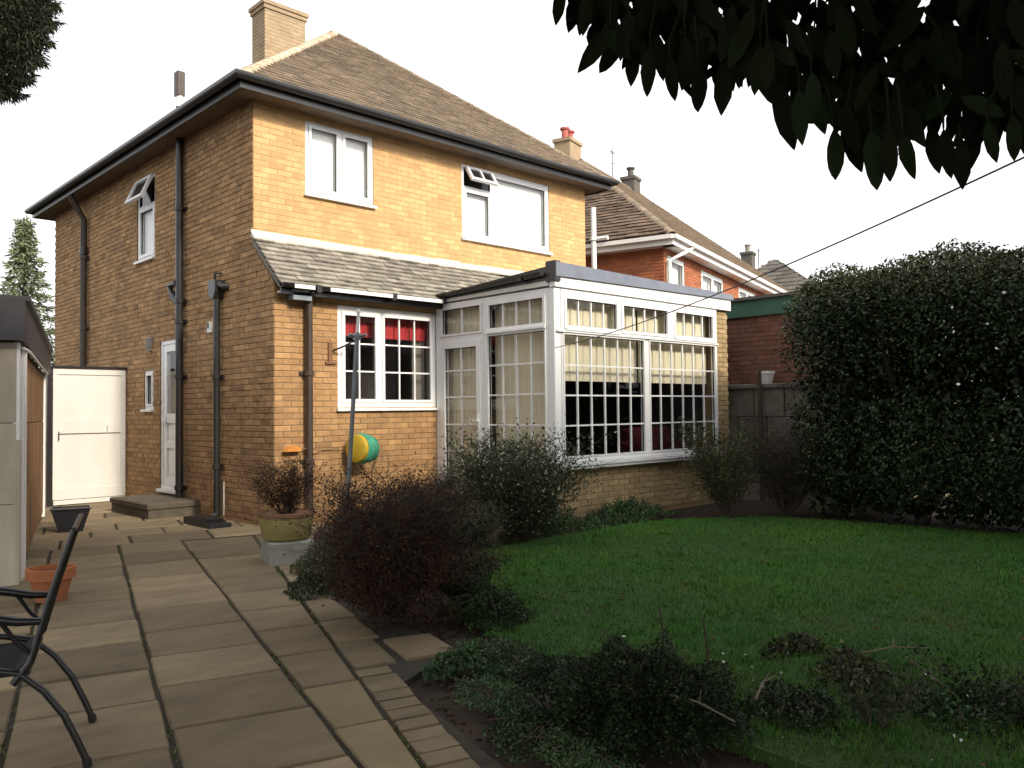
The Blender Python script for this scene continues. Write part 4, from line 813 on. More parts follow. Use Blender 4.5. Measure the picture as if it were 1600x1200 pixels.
m.add([tuple(v) for v in vs], [f for i in range(len(prof) - 1) for k in [i * 4] for f in ((k, k + 2, k + 6, k + 4), (k + 1, k + 5, k + 7, k + 3), (k, k + 4, k + 5, k + 1), (k + 2, k + 3, k + 7, k + 6))], raw=True); m.build('sling', 'chair_fabric', ch)
m = MB(); m.tube([cp(.21, .0, .40), cp(.21, CW, .40)], .011, 8); m.tube([cp(.62, .0, .43), cp(.62, CW, .43)], .011, 8); m.tube([cp(.052, .0, .94), cp(.052, CW, .94)], .012, 8); m.build('cross_bar', 'chair_metal', ch)

# ================================================================== GARDEN THINGS
# glazed pot with red shrub, on a grey block
gb = MB((-1.0, -2.1, 0), QD, PD); gb.bbox(-.20, .22, -.22, .22, -.03, .205, .014); tag(gb.build('stone_block', 'block_grey'), 'pale grey stone block under the yellow glazed pot', 'block')
gp_ = thing('glazed_pot', 'yellow green glazed planter with brown rim on a grey block', 'pot', (-1.0, -2.1, .206))
m = MB(); m.lathe([(.20, .207), (.225, .23), (.255, .42), (.255, .44), (.235, .44), (.22, .38)], (-1.0, -2.1, 0), 36); m.build('pot_body', 'glazed_pot', gp_, smooth=True)
m = MB(); m.lathe([(.256, .425), (.272, .432), (.272, .462), (.25, .468), (.235, .45)], (-1.0, -2.1, 0), 36); m.build('rim', 'pot_rim', gp_, smooth=True)
m = MB(); m.lathe([(.233, .40), (.233, .42), (.02, .43)], (-1.0, -2.1, 0), 20); m.build('compost', 'soil', gp_)
rs = thing('potted_shrub', 'thin reddish brown shrub growing in the glazed planter', 'shrub', (-1.0, -2.1, .42))
m = MB(); pts = twigs(m, (-1.0, -2.1, .40), 46, .52, .34, .004, 4, 11, fork=3); m.build('stems', 'bark', rs)
P, D = leaves_on(pts, 5200, .03); leaf_cloud('foliage', P, D, RNG.uniform(.012, .026, len(P)), 'leaf_red', rs, .5, kind='stuff')
# hose reel on the kitchen wall
hr = thing('hose_reel', 'yellow and green hose reel hung on the wall below the kitchen window', 'hose reel', (1.12, -.15, .93))
hx = Vector((1.07, -.24, .935)); hd = Vector((-.95, -.22, .06)).normalized()
m = MB(); m.lathe([(.02, .10), (.13, .105), (.175, .085), (.185, .055), (.18, .03), (.05, .02)], hx, 36, axis=hd); m.build('drum_cover', 'reel_yellow', hr, smooth=True)
for k in range(9):
    m = MB(); m.tone = random.random(); rad = .186 - .006 * max(0, k - 3); hc = hx + hd * (.02 - k * .022); a = hd.orthogonal().normalized(); b = hd.cross(a); ring = [hc + (a * math.cos(t) + b * math.sin(t)) * (rad + random.uniform(-.004, .004)) for t in [2 * math.pi * i / 36 for i in range(37)]]; m.tube(ring, .0125, 8); m.build('hose_coil', 'hose_green', hr, smooth=True)
m = MB(); m.lathe([(.0, -.19), (.165, -.188), (.17, -.182), (.17, -.172), (.06, -.165)], hx, 32, axis=hd); m.build('drum_back', 'hose_green', hr)
m = MB(); m.box(1.08, 1.16, -.09, -.004, .86, 1.02); m.build('wall_plate', 'dark_metal', hr)
m = MB(); m.tube([(1.12, -.10, .78), (1.2, -.08, .66), (1.32, -.05, .60), (1.42, -.04, .66), (1.47, -.045, .80), (1.45, -.05, .95)], .010, 8); m.tube([(.99, -.15, 1.0), (.85, -.06, .945), (.66, -.03, .93), (.50, -.12, .94), (.30, -.04, .965)], .008, 8); m.build('hose', 'hose_brown', hr, smooth=True)
tpz = thing('wall_tap', 'brass outdoor tap on the wall right of the hose reel', 'tap', (1.45, -.05, 1.0))
m = MB(); m.tube([(1.45, .0, 1.03), (1.45, -.07, 1.03), (1.45, -.09, .97)], .014, 8); m.build('spout', 'hose_brown', tpz); m = MB(); m.box(1.41, 1.49, -.06, -.04, 1.06, 1.075); m.tube([(1.45, -.05, 1.03), (1.45, -.05, 1.065)], .009, 8); m.build('tap_handle', 'orange_plastic', tpz)
m = MB(); m.frame((.2, 0, .96), X, -Y); m.prism([(-.11, -.03), (.10, -.03), (.12, .0), (.05, .035), (-.04, .03), (-.08, .0)], .008, .10); tag(m.build('hose_hanger', 'orange_plastic'), 'small orange hose hanger fixed left of the brown downpipe', 'hanger')
# clothes airer pole
ap = thing('airer_pole', 'slim grey clothes line pole leaning in front of the kitchen window', 'pole', (-1.01, -3.095, 0)); a0, a1 = Vector((-1.01, -3.095, 0)), Vector((-1.029, -3.384, 2.236)); ad = (a1 - a0)
m = MB(); m.tube([a0, a0 + ad * .93], .019, 12); m.build('pole', 'pole_metal', ap, smooth=True)
m = MB(); m.tube([a0 + ad * .93, a0 + ad * 1.0], .013, 10); m.lathe([(.0, 0), (.02, .005), (.02, .03), (.0, .04)], a1, 10); m.build('pole_top', 'porcelain', ap)
m = MB(); m.tube([a0 + ad * .90, a0 + ad * .925], .034, 12)
for t in range(4): o = Vector((math.cos(t * 1.571 + .3), math.sin(t * 1.571 + .3), 0)); m.tube([a0 + ad * .912, a0 + ad * .912 + o * .10 + Z * .015], .011, 6)
m.build('hub', 'pole_metal', ap)
# overhead wire from the conservatory corner to the tree
wa_, wb_ = Vector((c0 - .03, -dd - .03, 2.17)), Vector((-1.347, -8.655, 2.42)); m = MB(); m.tube([wa_.lerp(wb_, t / 24) - Z * (.10 * 4 * (t / 24) * (1 - t / 24)) for t in range(25)], .0045, 6)
tag(m.build('clothes_line', 'dark_metal', smooth=True), 'thin sagging line from the conservatory corner up to the overhanging tree', 'line')

# ================================================================== PLANTS
def shrub(name, label, base, h, rad, nst, nleaf, lsize, lmat, seed, jit=.05, stem='bark', sr=.007, aspect=.45, mix=None, fork=3, group=None, droop=0.1, up=.3):
    t = thing(name, label, 'shrub', base, group); m = MB(); pts = twigs(m, base, nst, h, rad, sr, 5, seed, droop, fork); m.build('stems', stem, t)
    P, D = leaves_on(pts, nleaf, jit, up); P[:, 2] = np.maximum(P[:, 2], .01); leaf_cloud('foliage', P, D, RNG.uniform(lsize * .6, lsize * 1.2, nleaf), lmat, t, aspect, kind='stuff')
    if mix: k = mix[1]; P, D = leaves_on(pts, k, jit, up); P[:, 2] = np.maximum(P[:, 2], .01); leaf_cloud('foliage', P, D, RNG.uniform(lsize * .6, lsize * 1.2, k), mix[0], t, aspect, kind='stuff', label=mix[2] if len(mix) > 2 else None)
    return t
bs = shrub('barberry_shrub', 'large dark red brown twiggy shrub spilling over the patio edge', (-1.62, -4.68, 0), 1.0, .50, 150, 20000, .022, 'leaf_red', 3, .04, sr=.005, fork=5, mix=('leaf_dead', 5000), droop=.10)
n = 22000; u_ = unit(n); P = u_ * (.35 + .45 * RNG.random(n) ** .5)[:, None] * np.array([.60, .60, .46]); P *= (1 + lumpy(P, .5, 9, 9))[:, None]; P += [-1.60, -4.68, .34]; P = P[P[:, 2] > .03]
leaf_cloud('foliage', P, unit(len(P)), RNG.uniform(.012, .024, len(P)), 'leaf_red', bs, .45, kind='stuff')
shrub('fuchsia_shrub', 'bushy green shrub with pale leaf edges in front of the conservatory corner', (1.35, -2.95, 0), 1.25, .85, 90, 12000, .042, 'leaf_shrub', 5, .05, fork=4, mix=('leaf_pale', 1500, 'pale edged leaves'), droop=.16)
shrub('olive_shrub', 'loose olive green shrub with bare stems at the conservatory right end', (4.55, -3.45, 0), 1.25, .6, 30, 4200, .04, 'leaf_olive', 8, .05, fork=4, mix=('leaf_shrub', 2500), droop=.08)
shrub('bare_shrub', 'dark bare twiggy shrub between the olive shrub and the hedge', (5.1, -4.0, 0), 1.2, .55, 60, 5000, .03, 'leaf_dark', 9, .05, fork=5)
def cover(name, label, cx, cy, rx, ry, h, n, size, mat, seed, rot=0, mix=None, cat='plant'):
    """low spreading plant: a mound of small leaves on runners"""
    t = thing(name, label, cat, (cx, cy, 0)); r = np.random.default_rng(seed)
    def pts(k):
        a = r.uniform(0, 2 * math.pi, k); d = r.random(k) ** .8 * (1 + .22 * np.sin(a * 3 + seed) + .12 * np.sin(a * 7 + seed * 2)); x = np.cos(a) * d * rx; y = np.sin(a) * d * ry; z = h * np.clip(1 - d * d, 0.04, 1) * r.uniform(.1, 1, k) * (1 + .5 * np.sin(x * 23 + seed) * np.sin(y * 19)); c, s = math.cos(rot), math.sin(rot)
        return np.stack([cx + x * c - y * s, cy + x * s + y * c, np.maximum(z, .006)], 1)
    P = pts(n); leaf_cloud('foliage', P, unit(n) + [0, 0, .6], r.uniform(size * .5, size * 1.25, n), mat, t, .5, kind='stuff')
    if mix: P = pts(mix[1]); leaf_cloud('foliage', P, unit(mix[1]) + [0, 0, .6], r.uniform(size * .5, size * 1.2, mix[1]), mix[0], t, .5, kind='stuff')
    m = MB(); rr = random.Random(seed)
    for i in range(int(10 + rx * 20)):
        a = rr.uniform(0, 6.28); q = Vector((cx, cy, .01)); e = q + Vector((math.cos(a) * rx * .9, math.sin(a) * ry * .9, h * rr.uniform(.2, .7))); m.tube([q, q.lerp(e, .5) + Z * h * .4, e], [.004, .003, .0015], 4, cap=False)
    m.build('runners', 'bark', t); return t
cover('ground_cover_plant', 'low green ground cover along the foot of the conservatory wall', 3.35, -2.72, .95, .26, .22, 6500, .035, 'leaf_cover', 2, mix=('leaf_shrub', 3000))
cover('ground_cover_plant', 'grey leaved low plant at the foot of the yellow glazed pot', -.95, -2.75, .36, .30, .26, 3200, .026, 'leaf_silver', 3, mix=('leaf_dead', 1500))
cover('ground_cover_plant', 'dark low plant creeping over the slab joint left of the red shrub', -1.50, -3.55, .26, .36, .16, 2600, .026, 'leaf_dark', 4, mix=('leaf_silver', 1800))
cover('ground_cover_plant', 'bright green leafy clump at the corner of the paved bed', -1.98, -5.83, .22, .20, .11, 3000, .026, 'leaf_cover', 5)
cover('ground_cover_plant', 'mossy green mat spreading beside the edging setts', -2.20, -6.38, .17, .45, .05, 4200, .017, 'leaf_cover', 6, mix=('leaf_silver', 2200), rot=-.35)
cover('ground_cover_plant', 'grey green heathery mat between red shrub and lawn edge', -1.70, -5.85, .22, .42, .06, 3600, .018, 'leaf_silver', 7, mix=('leaf_cover', 2000), rot=-.3)
cover('ground_cover_plant', 'dark bushy heather at the right foot of the red shrub', -1.18, -5.15, .26, .34, .22, 4000, .024, 'leaf_shrub', 8, mix=('leaf_dark', 4000))
cover('ground_cover_plant', 'pale green mat at the very bottom edge beside the dark bush', -2.42, -7.0, .15, .34, .06, 3000, .016, 'leaf_cover', 9, mix=('leaf_silver', 1500), rot=-.3)
cover('ground_cover_plant', 'trailing green plant below the pale edged shrub', 1.9, -2.75, .7, .28, .30, 4500, .034, 'leaf_shrub', 10, mix=('leaf_cover', 2500))
shrub('low_shrub', 'dark leafy shrub filling the bed between red shrub and pale edged shrub', (-.15, -3.45, 0), .62, .55, 46, 7000, .032, 'leaf_dark', 31, .05, fork=4, mix=('leaf_shrub', 3500), droop=.2)
shrub('low_shrub', 'brown twiggy low shrub at the foot of the conservatory door', (.75, -2.2, 0), .75, .5, 40, 4200, .028, 'leaf_dead', 32, .05, fork=5, mix=('leaf_shrub', 2500), droop=.15)
shrub('low_shrub', 'tangled dark low shrub on the lawn side of the red shrub', (-.95, -4.55, 0), .42, .42, 40, 5200, .026, 'leaf_dark', 33, .04, fork=4, mix=('leaf_shrub', 2600), droop=.25)
shrub('low_shrub', 'sparse spiky stems just right of the clipped bush', (-1.3, -7.75, 0), .30, .26, 16, 900, .026, 'leaf_dark', 34, .03, fork=2, mix=('leaf_olive', 250), droop=.1, sr=.004)
shrub('low_shrub', 'thin straggling stems along the bottom right edge', (-.75, -8.2, 0), .28, .42, 18, 1100, .03, 'leaf_dark', 35, .035, fork=2, mix=('leaf_shrub', 500), droop=.2, sr=.004)
cover('ground_cover_plant', 'dark creeping mat left of the clipped bush at the bottom edge', -2.28, -6.75, .30, .34, .07, 5200, .018, 'leaf_dark', 41, mix=('leaf_cover', 2600), rot=-.3)
cover('ground_cover_plant', 'dark mat filling the bed between lawn and heathery mat', -1.78, -6.35, .26, .36, .08, 5200, .02, 'leaf_dark', 42, mix=('leaf_shrub', 2600), rot=-.3)
cover('weed_patch', 'dark ragged weeds on the lawn at bottom right', -.45, -6.95, .26, .14, .07, 900, .03, 'leaf_dark', 12, mix=('leaf_olive', 800))
cover('weed_patch', 'olive tinged weeds beside the pale fallen twig', -.70, -7.40, .20, .2, .12, 900, .034, 'leaf_olive', 13, mix=('leaf_dark', 500))
cover('weed_patch', 'tangled dark weeds right of the clipped dark bush', -1.40, -7.42, .26, .24, .11, 1700, .026, 'leaf_dark', 14, mix=('leaf_silver', 500))
cover('weed_patch', 'low leafy weeds in the bottom right corner', -.85, -7.95, .35, .3, .09, 1300, .03, 'leaf_cover', 15, mix=('leaf_dark', 800))
# clipped dark bush at the bottom edge
db = thing('clipped_bush', 'dark rounded dense bush at the bottom edge with bare twigs', 'shrub', (-1.98, -7.02, 0)); n = 26000
u_ = unit(n); u_[:, 2] = np.abs(u_[:, 2]); rr_ = (RNG.random(n) ** .25)[:, None]; P = u_ * rr_ * np.array([.43, .40, .33]); P *= (1 + lumpy(P, .22, 9, 3))[:, None]; P += [-1.98, -7.02, .01]
leaf_cloud('foliage', P, u_ + unit(n) * .8, RNG.uniform(.012, .026, n), 'leaf_dark', db, .5, kind='stuff')
k = RNG.choice(n, 2600); leaf_cloud('foliage', P[k] + u_[k] * .02, u_[k] + unit(2600) * .6, RNG.uniform(.014, .026, 2600), 'leaf_shrub', db, .5, kind='stuff')
m = MB(); twigs(m, (-1.98, -7.02, 0), 26, .36, .34, .004, 4, 21); m.build('stems', 'bark', db)
for i, (x, y, h, lab) in enumerate(((-1.245, -6.60, .34, 'thin bare upright stem behind the dark bush, the left one'), (-1.33, -6.93, .34, 'thin bare upright stem behind the dark bush, the right one'), (-1.20, -7.62, .30, 'bare dark stem rising from the weeds in the middle'), (-.5, -8.15, .26, 'bare dark stem at the bottom right corner'))):
    m = MB(); m.tube([(x, y, -.02), (x + .012, y - .006, h * .5), (x - .004, y + .008, h)], [.009, .007, .004], 6); m.tube([(x + .01, y, h * .55), (x + .04, y - .03, h * .7)], [.004, .002], 5); tag(m.build('dead_stem', 'bark'), lab, 'stem', 'bare stems in the lawn edge')
for i, (x, y, z, dx, dy, dz, lab) in enumerate(((-2.1, -7.26, .22, .16, -.20, -.10, 'pale broken twig lying over the dark bush'), (-.98, -7.78, .24, .12, -.22, -.2, 'pale forked twig sticking out of the weeds'), (-.35, -7.30, .03, .36, -.24, .0, 'long pale twig lying on the lawn'), (-1.75, -7.45, .16, .17, .0, .06, 'short pale twig right of the broken one'))):
    m = MB(); a = Vector((x, y, z)); e = a + Vector((dx, dy, dz)); mid = a.lerp(e, .5) + Vector((.01, .02, .015)); m.tube([a, mid, e], [.006, .005, .003], 6); m.tube([mid, mid + Vector((dx * .2 + .03, -dy * .15, .03))], [.003, .0015], 5); tag(m.build('fallen_twig', 'twig_pale'), lab, 'twig', 'pale twigs')
# fallen leaves and petals on lawn, bed and patio
n = 420; P = np.stack([RNG.uniform(-2.3, 4.2, n), RNG.uniform(-8.5, -3.3, n), RNG.uniform(.02, .04, n)], 1); k = P[:, 0] > -1.9 + (P[:, 1] + 6) * .5; P = P[k]
tag(leaf_cloud('fallen_leaves', P, unit(len(P)) * [1, 1, .15], RNG.uniform(.015, .035, len(P)), 'leaf_dead', kind='stuff', aspect=.6), 'scattered brown fallen leaves on lawn and bed', 'leaves')
n = 26; P = np.stack([RNG.uniform(-1.9, -.6, n), RNG.uniform(-8.3, -6.2, n), RNG.uniform(.03, .10, n)], 1)
tag(leaf_cloud('fallen_petals', P, unit(n) * [1, 1, .2], RNG.uniform(.010, .022, n), 'petal_speck', kind='stuff', aspect=.8), 'few white fallen petals among the weeds', 'petals')

n = 5200; P = np.stack([RNG.uniform(-2.95, 1.6, n), RNG.uniform(-8.2, -2.6, n), np.full(n, -.045)], 1); q_ = P[:, :2] @ np.array(QD)[:2]; p_ = P[:, :2] @ np.array(PD)[:2]
k = (q_ > np.interp(p_, [-9, -6, -5, -3.4, -2], [-.72, -.50, -.36, -.36, -.1])) & ~inside(P[:, 0], P[:, 1], LAWN); P = P[k]; n = len(P); sz = RNG.uniform(.006, .026, n)[:, None, None] * RNG.uniform(.6, 1.2, (n, 1, 3)); O8 = np.array([(1, 0, 0), (-1, 0, 0), (0, 1, 0), (0, -1, 0), (0, 0, 1), (0, 0, -1)], float); V = P[:, None, :] + (O8[None] + RNG.normal(size=(n, 6, 3)) * .25) * sz
F8 = np.array([(0, 2, 4), (2, 1, 4), (1, 3, 4), (3, 0, 4), (2, 0, 5), (1, 2, 5), (3, 1, 5), (0, 3, 5)]); F = (np.arange(n)[:, None, None] * 6 + F8[None]).reshape(-1)
tag(tri_mesh('soil_crumbs', V.reshape(-1, 3), F, np.repeat(RNG.random(n), 8), 'soil_crumb', kind='stuff'), 'crumbly brown soil of the flower bed beside the patio', 'soil')
Pm = []
for qq, p0, p1, k in ((-1.74, -10, -.3, 800), (-1.10, -10, -.4, 800), (-2.375, -10, -.3, 500), (-.33, -9, -.5, 0)):
    pp = RNG.uniform(p0, p1, k); keepm = np.sin(pp * 3.1 + qq * 5) + np.sin(pp * 7.7) * .6 > .1; pp = pp[keepm]; Pm.append(np.stack([np.array(PD)[0] * pp + np.array(QD)[0] * (qq + RNG.normal(size=len(pp)) * .008), np.array(PD)[1] * pp + np.array(QD)[1] * (qq + RNG.normal(size=len(pp)) * .008), np.full(len(pp), -.012)], 1))
pp = RNG.uniform(-9.5, -.6, 2200); pp = pp[np.sin(pp * 2.3) + np.sin(pp * 6.1) * .6 > -.2]; qq = -.34 + (pp + .5) * .082 + RNG.normal(size=len(pp)) * .012; Pm.append(np.stack([PD.x * pp + QD.x * qq, PD.y * pp + QD.y * qq, np.full(len(pp), -.012)], 1))
Pm = np.concatenate(Pm); tag(leaf_cloud('joint_moss', Pm, unit(len(Pm)) + [0, 0, 1.0], RNG.uniform(.006, .02, len(Pm)), 'leaf_olive', kind='stuff', aspect=.6), 'moss and tiny weeds growing in the slab joints', 'moss')
# hedge on the right
def hedge():
    t = thing('hedge', 'tall dense dark evergreen hedge filling the right side', 'hedge', (5.9, -7.5, 0)); n = 120000
    a = RNG.uniform(-1.35, 2.6, n); yy = RNG.uniform(-12.0, -3.75, n); k = RNG.random(n) ** .35
    front = np.where(yy > -5.2, 4.55 + (yy + 5.2) * .22, np.where(yy > -7, 4.15 + (yy + 7) * .22, 4.15)); cx = front + 1.75; rx = 1.75 * np.clip((-3.75 - yy) / .7, .3, 1) ** .4
    hz = 3.0 + .20 * np.clip((yy + 7.6) / 2.4, 0, 1) + .05 * np.sin(yy * 1.7) + .05 * np.sin(yy * 4.1 + 1) - np.clip(yy + 4.3, 0, 2) * .25
    c, s = np.cos(a), np.sin(a); e = .55
    x = cx - np.sign(c) * np.abs(c) ** e * rx * k; z = hz * .52 + np.sign(s) * np.abs(s) ** e * hz * .48 * k
    P = np.stack([x, yy, z], 1); P += unit(n) * RNG.random((n, 1)) * .10; bump = lumpy(P, .16, 3.4, 5); P[:, 0] -= bump; P[:, 2] += bump * .35; P[:, 2] = np.maximum(P[:, 2], .03)
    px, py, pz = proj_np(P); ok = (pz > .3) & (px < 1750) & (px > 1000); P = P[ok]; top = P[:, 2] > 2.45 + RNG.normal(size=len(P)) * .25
    nt2 = 70000; yt = RNG.uniform(-11, -4.15, nt2); fr2 = np.where(yt > -5.2, 4.55 + (yt + 5.2) * .22, np.where(yt > -7, 4.15 + (yt + 7) * .22, 4.15)); xo = RNG.uniform(.02, 2.6, nt2); hz2 = 3.0 + .20 * np.clip((yt + 7.6) / 2.4, 0, 1) + .05 * np.sin(yt * 1.7) + .05 * np.sin(yt * 4.1 + 1) - np.clip(yt + 4.5, 0, 2) * .35
    zt2 = hz2 - .03 - RNG.random(nt2) ** 1.6 * .55 - .45 * np.clip(1 - xo / .7, 0, 1) ** 2; Pt = np.stack([fr2 + xo, yt, zt2], 1); Pt[:, 2] += lumpy(Pt, .08, 5.2, 5)
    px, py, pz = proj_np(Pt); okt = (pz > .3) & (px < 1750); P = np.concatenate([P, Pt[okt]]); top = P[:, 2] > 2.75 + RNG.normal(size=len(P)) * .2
    D = unit(len(P)) + [-.5, -.2, -.1]
    leaf_cloud('foliage', P[~top], D[~top], RNG.uniform(.035, .065, (~top).sum()), 'leaf_hedge', t, .52, kind='stuff'); leaf_cloud('foliage', P[top], D[top] + [0, 0, .2], RNG.uniform(.03, .055, top.sum()), 'leaf_hedge_lit', t, .52, kind='stuff', label='hedge top leaves coloured lighter as if lit from above')
    m = MB(); rr = random.Random(5)
    for i in range(26):
        y0 = -5.3 - i * .25; x0 = 5.9 + rr.uniform(-.3, .4); p = Vector((x0, y0, -.02)); path = [p]; 
        for j in range(5): p = p + Vector((rr.gauss(-.06, .16), rr.gauss(0, .12), .52)); path.append(p.copy())
        m.tone = rr.random(); m.tube(path, [.05, .042, .034, .026, .018, .008], 6)
        for j in range(2, 6):
            for _ in range(3): e_ = path[j] + Vector((rr.uniform(-.6, .3), rr.gauss(-.1, .18), rr.uniform(-.1, .25))); m.tube([path[j], path[j].lerp(e_, .5) + Z * .05, e_], [.012, .009, .004], 5, cap=False)
    m.build('trunk', 'bark', t)
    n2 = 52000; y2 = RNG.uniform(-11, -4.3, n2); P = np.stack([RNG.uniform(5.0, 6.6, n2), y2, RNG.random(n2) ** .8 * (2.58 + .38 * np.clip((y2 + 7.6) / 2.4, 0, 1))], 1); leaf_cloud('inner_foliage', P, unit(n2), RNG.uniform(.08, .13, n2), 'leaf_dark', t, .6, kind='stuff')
    nb_ = 22; y3 = RNG.uniform(-8.0, -6.2, nb_); P = np.stack([np.full(nb_, 4.05), y3, RNG.uniform(1.5, 2.7, nb_)], 1); P[:, 0] += RNG.uniform(-.05, .25, nb_) + np.clip(y3 + 7, 0, 2) * .2
    leaf_cloud('white_specks', P, unit(nb_), RNG.uniform(.02, .05, nb_), 'petal_speck', t, .8, kind='stuff')  # few small white specks on the hedge face
hedge()

# ---- trees
def limb(m, a, b, r0, r1, sag=.0, seg=5, seed=0):
    rr = random.Random(seed); a, b = Vector(a), Vector(b); pts = [a.lerp(b, i / seg) + Vector((rr.gauss(0, .04), rr.gauss(0, .04), sag * math.sin(math.pi * i / seg))) * (1 if 0 < i < seg else 0) for i in range(seg + 1)]
    m.tube(pts, [r0 + (r1 - r0) * i / seg for i in range(seg + 1)], 8); return pts
# overhanging laurel: trunk right of the camera, its hanging leaves in view at top right
LT = thing('laurel_tree', 'overhanging broad leaved evergreen tree at top right with large drooping leaves', 'tree', (-1.9, -10.9, 0))
m = MB(); limb(m, (-1.9, -10.9, -.1), (-1.7, -10.8, 2.6), .16, .12, 0, 5, 1); limb(m, (-1.7, -10.8, 2.5), (-2.2, -12.0, 6.2), .11, .04, .2, 5, 2); limb(m, (-1.7, -10.8, 2.4), (-.2, -12.3, 5.8), .10, .03, .2, 5, 3); limb(m, (-1.72, -10.8, 2.5), (-4.6, -12.0, 5.5), .10, .03, .3, 6, 4); limb(m, (-1.72, -10.8, 2.5), (-4.6, -9.4, 4.0), .06, .03, .3, 6, 31); limb(m, (-4.6, -9.4, 4.0), (-4.3, -7.4, 4.6), .03, .01, .1, 4, 35); limb(m, (-.2, -12.3, 5.6), (2.8, -13.6, 6.4), .05, .02, .2, 5, 33); m.build('trunk', 'bark', LT)
m = MB(); limb(m, (-1.75, -10.8, 2.35), (-3.5, -8.45, 2.45), .05, .012, .25, 7, 5); limb(m, (-2.2, -10.2, 2.5), (-2.75, -8.55, 2.4), .03, .010, .2, 5, 6); limb(m, (-1.75, -10.8, 2.35), (-1.35, -8.66, 2.42), .05, .02, .1, 6, 7); m.build('branch', 'bark', LT)
def leaf_mesh(seed, L=1.0, W=.32):
    r = random.Random(seed); prof = [(0, .03), (.12, .55), (.3, .92), (.5, 1), (.7, .85), (.86, .5), (.95, .2), (1, .0)]; v = []; f = []; curl = r.uniform(.02, .16); fold = r.uniform(.05, .25)
    for t, wv in prof:
        z = -curl * t * t * 1.2; w2 = wv * W / 2 * r.uniform(.92, 1.06); v += [(-w2, t, z + fold * w2), (0, t, z), (w2, t, z + fold * w2)]
    for i in range(len(prof) - 1):
        k = i * 3; f += [(k, k + 1, k + 4, k + 3), (k + 1, k + 2, k + 5, k + 4)]
    me = bpy.data.meshes.new('leaf'); me.from_pydata(v, [], f); a = me.attributes.new('tone', 'FLOAT', 'FACE'); a.data.foreach_set('value', np.full(len(f), r.random(), dtype=np.float32)); me.polygons.foreach_set('use_smooth', np.ones(len(f), dtype=bool)); me.materials.append(MATS['leaf_laurel']); return me
LM = [leaf_mesh(i) for i in range(10)]
def leaf_matrix(b, t, roll):
    d = Vector(t) - Vector(b); L = d.length; y = d / L; x = y.cross((CAM - Vector(b)).normalized()); x = (x if x.length > .05 else y.orthogonal()).normalized(); x = (Matrix.Rotation(roll, 3, y) @ x); z = x.cross(y)
    return basis(b, x * L, y * L, z * L)
EDGE = [(-3.864, -8.311, 2.166, -3.848, -8.28, 2.101), (-3.79, -8.311, 2.176, -3.777, -8.282, 2.103), (-3.821, -8.386, 2.074, -3.853, -8.341, 1.995), (-3.576, -8.228, 2.192, -3.635, -8.2, 2.094), (-3.636, -8.297, 2.143, -3.621, -8.276, 2.05), (-3.664, -8.357, 2.091, -3.655, -8.336, 2.001), (-3.738, -8.452, 2.021, -3.707, -8.436, 1.951), (-3.635, -8.444, 2.037, -3.661, -8.462, 1.932), (-3.446, -8.388, 2.121, -3.472, -8.391, 1.999), (-3.424, -8.486, 2.053, -3.369, -8.499, 1.921), (-3.495, -8.572, 1.991, -3.502, -8.574, 1.888), (-3.307, -8.551, 1.966, -3.328, -8.564, 1.85), (-3.304, -8.578, 1.978, -3.253, -8.577, 1.874), (-3.304, -8.626, 1.947, -3.307, -8.636, 1.818), (-3.349, -8.678, 1.929, -3.321, -8.664, 1.828), (-3.348, -8.702, 1.912, -3.3, -8.699, 1.832), (-3.098, -8.668, 1.991, -3.118, -8.684, 1.886), (-3.251, -8.742, 1.93, -3.222, -8.743, 1.837), (-3.085, -8.722, 1.954, -3.088, -8.723, 1.845), (-3.055, -8.734, 1.996, -3.081, -8.742, 1.878), (-3.192, -8.803, 1.945, -3.175, -8.807, 1.863), (-3.127, -8.828, 1.966, -3.115, -8.827, 1.874), (-3.709, -8.465, 2.064, -3.694, -8.453, 1.973), (-3.454, -8.472, 2.122, -3.429, -8.442, 2.034), (-3.611, -8.572, 2.047, -3.62, -8.572, 1.958), (-3.494, -8.596, 2.018, -3.492, -8.598, 1.917), (-3.707, -8.337, 2.154, -3.708, -8.315, 2.068)]
lv = [(Vector(e[:3]), Vector(e[3:])) for e in EDGE]
# lower boundary of the hanging spray, as seen: leaves of the mass stay above it
bx_, by_ = [860, 905, 940, 980, 1050, 1100, 1180, 1205, 1240, 1290, 1330, 1370, 1420, 1470, 1520, 1600, 1900], [10, 60, 85, 110, 140, 150, 140, 150, 190, 205, 250, 265, 230, 230, 235, 240, 260]
rr = random.Random(12); tries = 0
while len(lv) < 1900 and tries < 90000:
    tries += 1; d = rr.uniform(1.65, 2.7); px = rr.uniform(880, 1760); py = rr.uniform(-260, 260)
    b = CAM + (FW + RT * (px - 800) / 1292.4 - UP * (py - 600) / 1292.4) * d; L = rr.uniform(.085, .125); t = b + (Vector((rr.gauss(0, .45), rr.gauss(0, .45), -1)).normalized()) * L
    tx, ty, _ = proj(t); bx2, by2, _ = proj(b)
    if ty < np.interp(tx, bx_, by_) and by2 < np.interp(bx2, bx_, by_) - 20 and tx > 885 and bx2 > 885: lv.append((b, t))
def lscore(e):
    x, y, z = proj((e[0] + e[1]) / 2); return (1 / z if (-20 < x < 1620 and -30 < y < 400) else 0)
order = [0] * 0 + sorted(range(len(lv)), key=lambda i: (-2 if i < len(EDGE) else 0) - lscore(lv[i]))
for i in order[:300]:
    o = link('leaf', LM[i % 10], None, LT); o.matrix_basis = leaf_matrix(lv[i][0], lv[i][1], rr.uniform(-.5, .5) + (math.pi if i % 2 else 0))
m = MB()
for i in order[300:]:
    M = leaf_matrix(lv[i][0], lv[i][1], rr.uniform(-.8, .8)); me = LM[i % 10]; m.tone = rr.random(); m.add([M @ v.co for v in me.vertices], [tuple(p.vertices) for p in me.polygons], raw=True)
